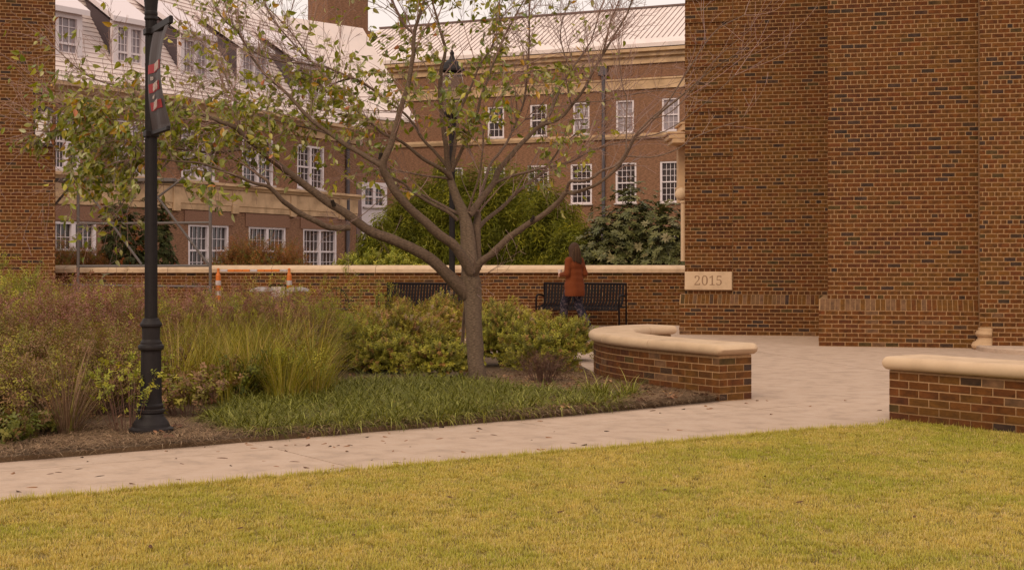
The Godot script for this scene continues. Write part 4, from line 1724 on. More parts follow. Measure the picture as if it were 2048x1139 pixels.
func tree() -> void:
	var at := spot(955, 520, TD)
	at.y = 0.0
	var t := thing("tree", "spreading bare-limbed cherry tree with thin yellowing leaves, forking low beside the path", "tree")
	twig_shape = Shape.new()
	for k in 4:
		var s := Shape.new()
		s.leaf(Vector3.ZERO, Vector3(0, 0, 1), Vector3(1, 0, 0), 0.080, 0.035 + 0.004 * k, 0.15 + 0.12 * k, 0.12 + 0.12 * k)
		leaf_mesh.append(s)
	# trunk
	var tr := limb_points([[958, 790, 58, 0], [957, 770, 44, 0], [954, 730, 33.5, 0], [951, 690, 33.5, 0], [948, 640, 34, 0], [945, 600, 37, 0], [940, 565, 41, 0], [940, 540, 33.5, 0.0], [938, 504, 33.2, 0.05], [930, 443, 32, 0.1], [918, 407, 25, 0.15], [906, 375, 21, 0.2], [898, 345, 17, 0.25]])
	var tp := []
	var trad := []
	for e in tr:
		tp.append(Vector3(e.x, e.y, e.z) + Vector3(noise.get_noise_2d(e.y * 6, 3), 0, noise.get_noise_2d(e.y * 6, 9)) * 0.02)
		trad.append(e.w * (1.0 + 0.06 * noise.get_noise_2d(e.y * 14, 5)))
	var s := Shape.new()
	s.tint = Color(0.275, 0.19, 0.13)
	s.tube(tp, trad, 18)
	part("trunk", s, M.bark, t)
	# second leader and slim rear stem
	limb(t, [[951, 540, 30, 0.12], [953, 500, 24, 0.16], [954, 455, 20, 0.2], [955, 425, 15, 0.25]], 0.0, 0.01, 0.95, "leader")
	limb(t, [[923, 700, 9, 0.6], [926, 660, 9, 0.5], [931, 610, 9, 0.3], [938, 575, 8, 0.1]], 0.0, 0.01, 0.99, "stem")
	# lower left great limb and what it bears
	limb(t, [[935, 588, 36, 0], [895, 548, 31, -0.1], [850, 510, 28, -0.2], [800, 485, 26, -0.3], [740, 462, 24, -0.4], [690, 425, 21, -0.5], [650, 400, 20, -0.55], [610, 370, 18, -0.6], [570, 340, 16, -0.7], [530, 308, 14, -0.8], [490, 275, 12, -0.85], [470, 255, 11, -0.9], [430, 240, 9, -0.95], [394, 226, 8, -1.0], [330, 202, 7, -1.0], [284, 181, 5.5, -1.0], [205, 164, 4, -0.9], [164, 144, 3, -0.9], [125, 110, 2, -0.9]], 0.62, 1.0, 0.42)
	limb(t, [[700, 455, 15, -0.5], [661, 456, 14, -0.6], [637, 445, 14, -0.7], [612, 432, 14, -0.75], [587, 418, 13, -0.8], [563, 400, 12, -0.9], [546, 381, 11, -0.95], [533, 371, 9, -1.0], [501, 364, 7, -1.1], [472, 351, 6.5, -1.2], [440, 339, 6, -1.3], [400, 326, 5, -1.4], [350, 322, 4, -1.5], [290, 312, 3, -1.6]], 0.6, 0.9, 0.45)
	limb(t, [[540, 376, 8, -0.95], [533, 360, 8, -1.0], [511, 346, 7, -0.9], [494, 330, 5, -0.8], [487, 300, 4, -0.7]], 0.5, 0.9, 0.4)
	limb(t, [[500, 296, 8, -0.82], [465, 301, 7.5, -0.9], [440, 305, 7, -1.0], [425, 305, 6.5, -1.0], [356, 298, 4.5, -1.1], [310, 285, 3.5, -1.2], [240, 270, 3, -1.3], [170, 262, 2.5, -1.4], [90, 262, 2, -1.5]], 1.0, 1.4, 0.2)
	limb(t, [[475, 258, 7, -0.9], [476, 222, 5, -0.8], [462, 180, 4, -0.6], [440, 130, 3, -0.5], [400, 80, 2.5, -0.3]], 0.4, 0.9, 0.2)
	limb(t, [[394, 226, 5, -1.0], [330, 236, 4, -1.2], [250, 240, 3, -1.4], [170, 236, 2.4, -1.5], [100, 250, 2, -1.5]], 1.0, 1.5, 0.15)
	limb(t, [[356, 298, 4.5, -1.1], [330, 330, 3.5, -1.3], [300, 352, 3, -1.4], [268, 380, 2.4, -1.5], [240, 410, 1.8, -1.5]], 1.6, 1.5, 0.1)
	# second left limb, rising
	limb(t, [[943, 545, 28, -0.08], [910, 494, 25, -0.2], [873, 465, 23, -0.3], [833, 429, 21, -0.4], [797, 391, 20, -0.5], [777, 358, 20, -0.55], [765, 328, 19, -0.6], [781, 290, 15, -0.6], [797, 237, 14, -0.6], [809, 193, 12, -0.6], [819, 156, 11, -0.6], [827, 108, 10, -0.6], [828, 65, 9, -0.6], [841, 27, 7, -0.6], [850, -12, 5, -0.6]], 0.6, 0.7, 0.55)
	limb(t, [[828, 68, 7, -0.6], [807, 48, 6, -0.6], [790, 14, 5, -0.5], [780, -15, 4, -0.5]], 0.6, 1.2, 0.2)
	limb(t, [[768, 330, 15, -0.6], [757, 327, 14, -0.6], [710, 300, 12, -0.5], [671, 276, 10.5, -0.4], [616, 233, 9, -0.3], [579, 192, 8, -0.2], [541, 158, 7, -0.1], [514, 130, 6, 0], [493, 96, 5.5, 0.1], [479, 68, 5, 0.1], [442, 34, 4, 0.2], [421, -5, 3, 0.2]], 0.55, 1.0, 0.3)
	limb(t, [[671, 276, 6, -0.4], [640, 262, 5, -0.2], [590, 250, 4, 0.1], [520, 230, 3, 0.3], [450, 190, 2.5, 0.5]], 0.55, 1.1, 0.2)
	# centre leaders
	limb(t, [[904, 362, 13, 0.22], [886, 340, 11, 0.1], [849, 319, 9, 0], [813, 291, 8, -0.1], [793, 278, 7.5, -0.2], [760, 262, 6.5, -0.2], [718, 225, 5.5, 0], [682, 213, 5, 0.2], [640, 170, 4, 0.4], [600, 140, 3, 0.5]], 0.6, 1.0, 0.3)
	limb(t, [[900, 340, 10, 0.25], [882, 318, 9, 0.3], [849, 282, 8, 0.35], [825, 245, 7, 0.4], [800, 219, 6.5, 0.4], [770, 200, 6, 0.4], [741, 175, 5.5, 0.4], [703, 156, 5, 0.4], [665, 168, 4, 0.5]], 0.6, 1.0, 0.3)
	limb(t, [[741, 175, 6, 0.4], [690, 150, 5.5, 0.4], [655, 135, 5, 0.4], [621, 122, 5, 0.4], [575, 75, 4, 0.4], [540, 30, 3, 0.4], [522, -10, 2.5, 0.4]], 0.3, 1.3, 0.2)
	limb(t, [[655, 135, 5, 0.4], [612, 128, 4.5, 0.3], [560, 122, 4, 0.2], [510, 105, 3, 0.1], [470, 60, 2.5, 0]], 0.35, 1.2, 0.2)
	limb(t, [[622, 123, 4, 0.4], [590, 75, 3.5, 0.5], [545, 25, 3, 0.6], [500, -10, 2, 0.6]], 0.25, 1.3, 0.1)
	limb(t, [[898, 345, 15, 0.25], [890, 282, 13, 0.3], [884, 233, 12, 0.35], [880, 181, 11, 0.4], [882, 140, 10, 0.4], [890, 100, 8, 0.4], [880, 58, 7, 0.4], [868, 17, 5, 0.4], [862, -15, 4, 0.4]], 0.6, 0.8, 0.4)
	limb(t, [[904, 338, 11, 0.28], [912, 270, 9, 0.4], [920, 225, 8, 0.5], [930, 197, 7, 0.55], [940, 177, 6, 0.6], [960, 130, 5, 0.7], [985, 90, 4, 0.8], [1000, 40, 3, 0.8]], 0.55, 1.0, 0.35)
	limb(t, [[904, 342, 10, 0.2], [926, 294, 9, 0.15], [942, 249, 8, 0.1], [954, 225, 8, 0.1], [962, 193, 7, 0.1], [975, 160, 6.5, 0.1], [990, 118, 6, 0.1], [1010, 70, 5, 0.2], [1040, 15, 4, 0.3], [1060, -20, 3, 0.3]], 0.5, 1.0, 0.4)
	limb(t, [[934, 425, 6, 0.1], [946, 391, 5.5, 0], [958, 350, 5, -0.1], [965, 302, 4.5, -0.2], [968, 260, 3.5, -0.2], [985, 215, 2.5, -0.3]], 0.5, 0.9, 0.4)
	# right of centre
	limb(t, [[938, 430, 20, 0.1], [962, 399, 18, 0.2], [987, 366, 16, 0.3], [999, 338, 15, 0.35], [1023, 310, 13.5, 0.4], [1051, 278, 12.5, 0.5], [1078, 253, 11, 0.55], [1104, 243, 9.5, 0.6], [1128, 229, 9, 0.6], [1148, 205, 8, 0.6], [1168, 177, 7.5, 0.6], [1187, 140, 7, 0.6], [1204, 110, 7, 0.6], [1228, 72, 6, 0.6], [1255, 27, 5, 0.6], [1268, -15, 4, 0.6]], 0.45, 0.9, 0.4)
	limb(t, [[1078, 253, 9, 0.55], [1096, 233, 8.5, 0.6], [1108, 209, 7.5, 0.7], [1122, 171, 6.5, 0.8], [1142, 140, 6, 0.9], [1173, 96, 5, 1.0], [1183, 79, 4, 1.0], [1198, 30, 3, 1.0]], 0.5, 1.2, 0.2)
	limb(t, [[1204, 110, 5, 0.6], [1214, 72, 4.5, 0.5], [1224, 34, 4, 0.5], [1245, -10, 3, 0.5]], 0.2, 1.3, 0.2)
	limb(t, [[1142, 140, 4, 0.9], [1125, 95, 3.4, 1.0], [1122, 55, 3, 1.0], [1140, 0, 2.4, 1.1]], 0.4, 1.3, 0.2)
	limb(t, [[990, 366, 8, 0.3], [1023, 352, 7, 0.2], [1063, 342, 6.5, 0.1], [1096, 334, 6, 0], [1144, 322, 5.5, -0.1], [1180, 302, 5, -0.1], [1202, 295, 4.5, -0.1], [1231, 286, 3.5, -0.1], [1290, 276, 2.5, 0]], 0.45, 1.0, 0.3)
	limb(t, [[952, 462, 12, 0.25], [975, 437, 10.5, 0.5], [1007, 411, 9.5, 0.7], [1035, 383, 8.5, 0.9], [1063, 362, 7.5, 1.0], [1088, 342, 6.5, 1.1], [1108, 314, 5.5, 1.2], [1125, 290, 4.5, 1.2], [1160, 262, 3.5, 1.3]], 0.5, 1.0, 0.4)
	limb(t, [[958, 400, 9, 0.5], [979, 334, 8, 0.8], [999, 306, 7.5, 0.9], [1015, 282, 7, 1.0], [1035, 237, 6.5, 1.1], [1050, 192, 6, 1.1], [1057, 113, 5.5, 1.1], [1059, 50, 5, 1.1], [1058, -12, 4, 1.1]], 0.35, 1.0, 0.35)
	# lower right great limb and its sprays
	limb(t, [[945, 556, 26, -0.02], [958, 528, 19, -0.1], [983, 508, 18, -0.15], [1011, 480, 16.5, -0.2], [1023, 470, 16, -0.2], [1055, 449, 14.5, -0.25], [1088, 427, 13, -0.3], [1116, 403, 12, -0.35], [1132, 386, 11, -0.4], [1145, 387, 8.5, -0.42], [1172, 378, 8, -0.45], [1198, 365, 7.5, -0.5], [1227, 343, 7, -0.5], [1251, 313, 6.5, -0.55], [1270, 276, 6, -0.6], [1292, 254, 5.5, -0.6], [1325, 222, 5, -0.65], [1358, 196, 4, -0.7], [1392, 166, 3.4, -0.7], [1426, 138, 2.6, -0.7], [1470, 110, 2, -0.7]], 0.4, 0.5, 0.5)
	limb(t, [[1132, 386, 9, -0.4], [1141, 363, 8.5, -0.5], [1163, 363, 8, -0.6], [1183, 356, 7.5, -0.7], [1202, 341, 7, -0.75], [1227, 333, 6.5, -0.8], [1244, 317, 6, -0.8], [1259, 293, 5.5, -0.85], [1270, 271, 5, -0.9], [1301, 238, 4.6, -0.95], [1332, 209, 4, -1.0], [1371, 149, 3.4, -1.1], [1409, 90, 2.8, -1.1], [1440, 55, 2.2, -1.1], [1490, 30, 1.8, -1.1]], 0.35, 0.5, 0.4)
	limb(t, [[1252, 310, 4, -0.8], [1253, 258, 3.6, -0.7], [1254, 203, 3.2, -0.6], [1244, 165, 2.6, -0.6], [1238, 110, 2, -0.6]], 0.2, 1.2, 0.2)
	limb(t, [[1255, 312, 3.6, -0.8], [1281, 314, 3.3, -0.9], [1303, 314, 3.2, -1.0], [1330, 308, 3, -1.0], [1358, 296, 2.8, -1.1], [1385, 277, 2.6, -1.1], [1430, 258, 2.2, -1.1], [1478, 242, 1.8, -1.1]], 0.2, 0.6, 0.4)
	limb(t, [[1142, 214, 4, 0.6], [1154, 204, 3.6, 0.5], [1207, 203, 3.3, 0.4], [1237, 194, 3, 0.3], [1277, 187, 2.8, 0.2], [1321, 181, 2.5, 0.2], [1360, 186, 2, 0.1]], 0.2, 0.9, 0.3)
	limb(t, [[1301, 238, 3, -0.9], [1340, 225, 2.6, -0.9], [1385, 180, 2.2, -0.9], [1430, 120, 1.8, -0.9], [1500, 60, 1.5, -0.9]], 0.1, 0.5, 0.3)
	limb(t, [[1270, 276, 3.2, -0.6], [1330, 262, 2.6, -0.6], [1400, 215, 2.2, -0.6], [1470, 150, 1.8, -0.6]], 0.1, 0.45, 0.3)
	# small lower left ones
	limb(t, [[915, 440, 11, 0.1], [894, 423, 9, 0.05], [853, 401, 8, 0], [825, 383, 7, 0], [801, 362, 5.5, 0], [770, 350, 4, 0.1]], 0.25, 0.6, 0.4)
	limb(t, [[917, 428, 9, 0.2], [880, 408, 8, 0.3], [840, 388, 6.5, 0.4], [800, 372, 4, 0.4]], 0.2, 0.6, 0.5)
	limb(t, [[900, 358, 7, 0.2], [878, 354, 6, 0.1], [853, 352, 5, 0], [813, 344, 4, -0.1], [780, 338, 3, -0.1]], 0.3, 0.6, 0.4)
	limb(t, [[800, 372, 3, -0.4], [760, 400, 2.4, -0.5], [730, 425, 2, -0.5], [712, 440, 1.6, -0.5]], 0.2, 0.8, 0.3)
	part("twigs", twig_shape, M.twig, t).set_meta("kind", "stuff")
	# knots and stubs
	for q in [[668, 412, -0.56, 9, -0.3], [760, 318, -0.6, 9, 0.2], [1062, 443, -0.3, 6, 0.5]]:
		var kn := Shape.new()
		kn.tint = Color(0.06, 0.04, 0.03)
		var c := spot(q[0], q[1], TD + q[2])
		kn.tube([c, c + Vector3(q[4] * 0.06, 0.06, 0.02)], [q[3] * 0.0026, q[3] * 0.002], 8)
		part("knot", kn, M.bark, t)
	# leaves: the 300 that show largest are parts
	var eye := Vector3(0, EYE, 0)
	for e in leaf_spots:
		var p: Vector3 = e[0].origin
		var px := 1024.0 + p.x / -p.z * F
		var py := 520.0 - (p.y - EYE) / -p.z * F
		var face := absf(e[0].basis.y.normalized().dot((eye - p).normalized()))
		e.append((0.1 + face) * e[0].basis.x.length() * (0.0 if px < 0 or px > 2048 or py < 0 else 1.0) + rng.randf() * 0.3)
	leaf_spots.sort_custom(func(a, b): return a[3] > b[3])
	var made := {}
	var where := [[], [], [], []]
	var cols := [[], [], [], []]
	for k in leaf_spots.size():
		var e: Array = leaf_spots[k]
		if k < 300:
			var key := "%d_%d" % [e[2], k % 12]
			if not made.has(key):
				var f: Shape = leaf_mesh[e[2]]
				var g := Shape.new()
				g.v = f.v
				g.n = f.n
				g.i = f.i
				for m in f.v.size():
					g.c.append(e[1])
				made[key] = g.mesh()
			part("leaf", made[key], M.leaf, t).transform = e[0]
		else:
			where[e[2]].append(e[0])
			cols[e[2]].append(e[1])
	for k in 4:
		scatter("leaves", leaf_mesh[k].mesh(), M.leaf, where[k], cols[k], t).set_meta("kind", "stuff")
	print("leaves ", leaf_spots.size(), " twig tris ", twig_shape.i.size() / 3)


# ---------------------------------------------------------------- plants
var sprigs := {}


func make_sprigs() -> void:
	var s := Shape.new()            # abelia: short twig of small oval leaves
	for k in 12:
		var t := k / 12.0
		var d := Vector3(cos(k * 2.4), 0.55, sin(k * 2.4)).normalized()
		var col := Color(1, 1, 1) * rf(0.8, 1.1)
		s.tint = col
		s.leaflet(Vector3(0, t * 0.1, 0), d, d.cross(Vector3.UP).normalized(), rf(0.032, 0.048), rf(0.017, 0.024))
	sprigs.oval = s.mesh()
	s = Shape.new()                 # wispy stem of tiny leaves
	s.tint = Color(0.7, 0.55, 0.5)
	var st := []
	for k in 5:
		st.append(Vector3(0.015 * sin(k * 1.3), k * 0.075, 0.012 * cos(k * 1.7)))
	s.tube(st, [0.0022, 0.002, 0.0017, 0.0014, 0.001], 3, false)
	for k in 20:
		var t := k / 20.0
		var a := k * 2.4 + rf(-0.4, 0.4)
		var d := Vector3(cos(a), rf(0.1, 0.8), sin(a)).normalized()
		s.tint = Color(1, 1, 1) * rf(0.75, 1.15)
		s.leaflet(Vector3(0.015 * sin(t * 5), 0.03 + t * 0.28, 0.012 * cos(t * 6)) + d * rf(0, 0.03), d, d.cross(Vector3.UP).normalized(), rf(0.02, 0.038), rf(0.011, 0.018))
	sprigs.wispy = s.mesh()
	s = Shape.new()                 # broad leaves
	for k in 6:
		var a := k * 2.4
		var d := Vector3(cos(a), rf(0.0, 0.6), sin(a)).normalized()
		s.tint = Color(1, 1, 1) * rf(0.8, 1.1)
		s.leaf(Vector3(0, k * 0.02, 0), d, d.cross(Vector3.UP).normalized(), rf(0.06, 0.085), rf(0.035, 0.05), 0.2, 0.3)
	sprigs.broad = s.mesh()
	s = Shape.new()                 # narrow drooping leaves
	for k in 14:
		var a := k * 2.4
		var d := Vector3(cos(a), rf(-0.75, 0.2), sin(a)).normalized()
		s.tint = Color(1, 1, 1) * rf(0.7, 1.15)
		s.leaflet(Vector3(0, k * 0.022 - 0.1, 0), d, d.cross(Vector3.UP).normalized(), rf(0.12, 0.19), rf(0.014, 0.022))
	sprigs.narrow = s.mesh()
	s = Shape.new()                 # whorl of leathery leaves
	for k in 8:
		var a := k * TAU / 8.0 + rf(-0.2, 0.2)
		var d := Vector3(cos(a), rf(0.05, 0.75), sin(a)).normalized()
		s.tint = Color(1, 1, 1) * rf(0.75, 1.15)
		s.leaf(Vector3(0, k * 0.006, 0), d, d.cross(Vector3.UP).normalized(), rf(0.12, 0.17), rf(0.045, 0.06), 0.3, 0.25)
	sprigs.whorl = s.mesh()


func choose(pal: Array) -> Color:
	var r := rng.randf()
	for e in pal:
		r -= e[1]
		if r <= 0.0:
			return vary(e[0], 0.2)
	return vary(pal[0][0], 0.2)


# rounded or upright shrub: leaf sprigs through its outer volume on stems
func bush(called: String, label: String, category: String, group: String, at: Vector3, size: Vector3, count: int, sprig: String, scale_: float, pal: Array, m: Material, stems := 9, lumps := 0.3, low := 0.0) -> Node3D:
	var t := thing(called, label, category, at, 0.0, group)
	var where := []
	var cols := []
	var cy := size.y * 0.5
	var o := rf(0, 100)
	while where.size() < count:
		var d := rdir()
		if d.y < -0.55:
			continue
		var lump := 1.0 + lumps * noise.get_noise_3d(d.x * 5.0 + o, d.y * 5.0, d.z * 5.0) * 2.2
		var f := pow(rng.randf(), 0.33)
		f = lerpf(0.35, 1.0, f) * lump
		var p := Vector3(d.x * size.x, cy + d.y * cy, d.z * size.z) * 1.0
		p = Vector3(p.x * f, cy + (p.y - cy) * f, p.z * f)
		if p.y < low or p.y < 0.03:
			continue
		var up := (d + Vector3.UP * 0.6 + rdir() * 0.55).normalized()
		var x := up.cross(rdir()).normalized()
		where.append(Transform3D(Basis(x, up, x.cross(up)).scaled(Vector3.ONE * scale_ * rf(0.75, 1.25)), p))
		cols.append(choose(pal))
	scatter("foliage", sprigs[sprig], m, where, cols, t).set_meta("kind", "stuff")
	var s := Shape.new()
	for k in stems:
		var a := rf(0, TAU)
		var r := rf(0.3, 0.8)
		var e := Vector3(cos(a) * size.x * r, size.y * rf(0.6, 0.9), sin(a) * size.z * r)
		s.tint = vary(Color(0.13, 0.08, 0.055), 0.2)
		s.tube(smooth_path([Vector3(e.x * 0.08, -0.02, e.z * 0.08), Vector3(e.x * 0.35, e.y * 0.5, e.z * 0.35), e], 3), [0.008, 0.008, 0.007, 0.006, 0.005, 0.004, 0.003], 4, false)
	if stems > 0:
		part("stems", s, M.twig, t)
	return t


# many arching stems carrying wispy sprigs
func wispy(called: String, label: String, category: String, group: String, at: Vector3, radius: float, height: float, stems: int, per: int, pal: Array, sprig := "wispy", scale_ := 1.0, bare := 0.25) -> Node3D:
	var t := thing(called, label, category, at, rf(0, TAU), group)
	var s := Shape.new()
	var where := []
	var cols := []
	for k in stems:
		var a := rf(0, TAU)
		var r := sqrt(rng.randf()) * radius
		var h := height * rf(0.62, 1.0) * (1.0 - 0.35 * pow(r / radius, 2))
		var root := Vector3(cos(a), 0, sin(a)) * r * 0.35
		var tip := Vector3(cos(a) * r, h, sin(a) * r) + rdir() * 0.06
		var mid := root.lerp(tip, 0.5) + Vector3.UP * h * 0.1
		var p := smooth_path([root - Vector3.UP * 0.02, mid, tip], 4)
		s.tint = vary(Color(0.16, 0.085, 0.06), 0.25)
		s.tube(p, range(p.size()).map(func(j): return lerpf(0.004, 0.0012, float(j) / p.size())), 3, false)
		for j in per:
			var f := lerpf(bare, 1.0, sqrt(rng.randf()))
			var q: Vector3 = root.lerp(mid, f * 2.0) if f < 0.5 else mid.lerp(tip, f * 2.0 - 1.0)
			var up := (Vector3.UP * rf(0.2, 1.0) + Vector3(cos(a), 0, sin(a)) * 0.4 + rdir() * 0.8).normalized()
			var x := up.cross(rdir()).normalized()
			where.append(Transform3D(Basis(x, up, x.cross(up)).scaled(Vector3.ONE * scale_ * rf(0.5, 1.0)), q + rdir() * 0.03))
			cols.append(choose(pal))
	part("stems", s, M.twig, t)
	scatter("foliage", sprigs[sprig], M.small_leaf, where, cols, t).set_meta("kind", "stuff")
	return t


func blades(count: int, spread: float, lo: float, hi: float, width: float, bend: float, lean: float, pal: Array, steps := 4) -> Shape:
	var s := Shape.new()
	for k in count:
		var a := rf(0, TAU)
		var r := sqrt(rng.randf()) * spread
		var d := (Vector3.UP + Vector3(cos(a), 0, sin(a)) * rf(0.02, lean) * (0.3 + r / maxf(spread, 0.01))).normalized()
		s.tint = choose(pal)
		s.blade(Vector3(cos(a) * r, 0, sin(a) * r), d, rf(lo, hi), width * rf(0.7, 1.2), bend * rf(0.4, 1.3), steps)
	return s


func in_poly(p: Vector2, poly: PackedVector2Array) -> bool:
	return Geometry2D.is_point_in_polygon(p, poly)


const NTH := ["first", "second", "third", "fourth", "fifth", "sixth", "seventh", "eighth", "ninth", "tenth", "eleventh", "twelfth"]
const RED := [[Color(0.370, 0.174, 0.140), 0.58], [Color(0.258, 0.112, 0.073), 0.2], [Color(0.302, 0.258, 0.050), 0.14], [Color(0.448, 0.403, 0.056), 0.08]]
const BROWNGREEN := [[Color(0.291, 0.168, 0.084), 0.45], [Color(0.246, 0.213, 0.045), 0.25], [Color(0.381, 0.325, 0.050), 0.2], [Color(0.224, 0.112, 0.073), 0.1]]
const YELLOWGREEN := [[Color(0.356, 0.349, 0.045), 0.55], [Color(0.238, 0.253, 0.045), 0.25], [Color(0.491, 0.431, 0.059), 0.2]]
const ABELIA := [[Color(0.325, 0.293, 0.033), 0.45], [Color(0.433, 0.381, 0.048), 0.25], [Color(0.195, 0.183, 0.031), 0.2], [Color(0.389, 0.199, 0.065), 0.10]]
const ABELIA_RED := [[Color(0.341, 0.284, 0.036), 0.52], [Color(0.454, 0.363, 0.051), 0.2], [Color(0.454, 0.239, 0.091), 0.2], [Color(0.36, 0.24, 0.14), 0.08]]
const BAMBOO := [[Color(0.216, 0.216, 0.021), 0.5], [Color(0.140, 0.140, 0.017), 0.25], [Color(0.321, 0.293, 0.028), 0.25]]
const CAMELLIA := [[Color(0.098, 0.098, 0.032), 0.55], [Color(0.150, 0.144, 0.046), 0.3], [Color(0.230, 0.196, 0.092), 0.15]]
const NANDINA := [[Color(0.284, 0.115, 0.034), 0.5], [Color(0.405, 0.149, 0.034), 0.2], [Color(0.189, 0.176, 0.027), 0.3]]
const EVERGREEN := [[Color(0.065, 0.072, 0.019), 0.7], [Color(0.104, 0.104, 0.026), 0.22], [Color(0.364, 0.104, 0.026), 0.08]]


func behind_wall_plants() -> void:
	make_sprigs()
	var g := "feathery green clumps behind the garden wall"
	for q in [[758, 35.0, 462, 34, "lowest feathery green clump behind the wall, left of the lamp post"], [812, 36.5, 402, 62, "feathery olive clump behind the wall right of the white entrance"], [872, 37.5, 362, 72, "feathery clump behind the wall and the far lamp post"], [945, 36.5, 338, 84, "tallest feathery clump, seen behind the tree's fork"], [1022, 37.5, 350, 82, "feathery clump behind the wall, right of the tree fork"], [1090, 36.0, 398, 76, "feathery clump behind the wall above the second bench"], [1145, 34.5, 470, 44, "short feathery clump beside the woman's head behind the wall"]]:
		var p := spot(q[0], 520, q[1])
		var h := spot(0, q[2], q[1]).y
		p.y = 0
		var w: float = q[3] * q[1] / F
		bush("bamboo_clump", q[4], "bamboo", g, p, Vector3(w, h, w * 0.8), int(600 + w * 900), "narrow", 1.15, BAMBOO, M.small_leaf, 12, 0.35, 0.8)
	var leafy_dark: StandardMaterial3D = leafy(0.4, 0.42)
	for q in [[1214, 33.0, 432, 52, "left shoulder of dark glossy shrubs behind the wall near the woman"], [1274, 33.4, 372, 66, "tallest dark glossy shrub behind the wall over the second bench"], [1338, 32.6, 418, 56, "dark glossy shrub behind the wall against the brick tower"]]:
		var p := spot(q[0], 520, q[1])
		var h := spot(0, q[2], q[1]).y
		p.y = 0
		var w: float = q[3] * q[1] / F
		bush("glossy_shrub", q[4], "shrub", "dark glossy shrubs behind the wall", p, Vector3(w * 1.1, h, w), int(420 + w * 500), "whorl", 0.8, CAMELLIA, leafy_dark, 10, 0.38, 0.7)
	for q in [[240, 34.0, 398, 46, "dark evergreen left of the near lamp post, touched with red"], [312, 34.6, 392, 36, "dark evergreen just behind the near lamp post"]]:
		var p := spot(q[0], 520, q[1])
		var h := spot(0, q[2], q[1]).y
		p.y = 0
		var w: float = q[3] * q[1] / F
		bush("evergreen_shrub", q[4], "shrub", "dark evergreens before the hall", p, Vector3(w, h, w), 700, "whorl", 0.62, EVERGREEN, M.dull_leaf, 6, 0.25, 0.7)
	for q in [[135, 33.0, 470, 34, "sparse red-leaved shrub by the leftmost hall window"], [180, 33.4, 490, 30, "low red shrub behind the scaffold brace"], [448, 33.0, 492, 30, "low red-orange shrub right of the scaffold post"], [492, 33.4, 462, 34, "tall red-orange shrub before the third hall window"], [540, 33.0, 470, 36, "bronze-red shrub before the middle hall windows"], [588, 33.6, 488, 30, "rightmost bronze-red shrub behind the orange post"]]:
		var p := spot(q[0], 520, q[1])
		var h := spot(0, q[2], q[1]).y
		p.y = 0
		var w: float = q[3] * q[1] / F
		wispy("red_shrub", q[4], "shrub", "red-leaved shrubs behind the wall", p, w * 1.3, h, 60, 20, NANDINA, "wispy", 1.25, 0.4)
	for q in [[722, 32.5, 474, 30, "dark spiky plant behind the wall at the hall's end"], [770, 33.0, 492, 26, "smaller dark spiky plant behind the wall"]]:
		var p := spot(q[0], 520, q[1])
		p.y = 0.75
		var s := blades(170, 0.12, 0.55, 0.95, 0.03, 1.9, 1.0, [[Color(0.06, 0.065, 0.02), 0.7], [Color(0.11, 0.12, 0.03), 0.3]])
		solo("spiky_plant", s, M.blade, q[4], "plant", "spiky plants behind the wall").position = p
	for q in [[700, 31.5, 515, 24, "leftmost, under the dark spiky plants"], [745, 31.3, 512, 26, "between the two dark spiky plants"], [792, 31.6, 510, 26, "above the left bench's left end"], [835, 31.4, 508, 24, "above the left bench's middle"]]:
		var p := spot(q[0], 520, q[1])
		var h := spot(0, q[2], q[1]).y
		p.y = 0
		bush("low_hedge_shrub", "low pale green shrub peeping over the wall coping, " + q[4], "shrub", "low shrubs along the back of the wall", p, Vector3(0.32, h, 0.3), 420, "oval", 1.4, YELLOWGREEN, M.small_leaf, 4, 0.2, 0.8)


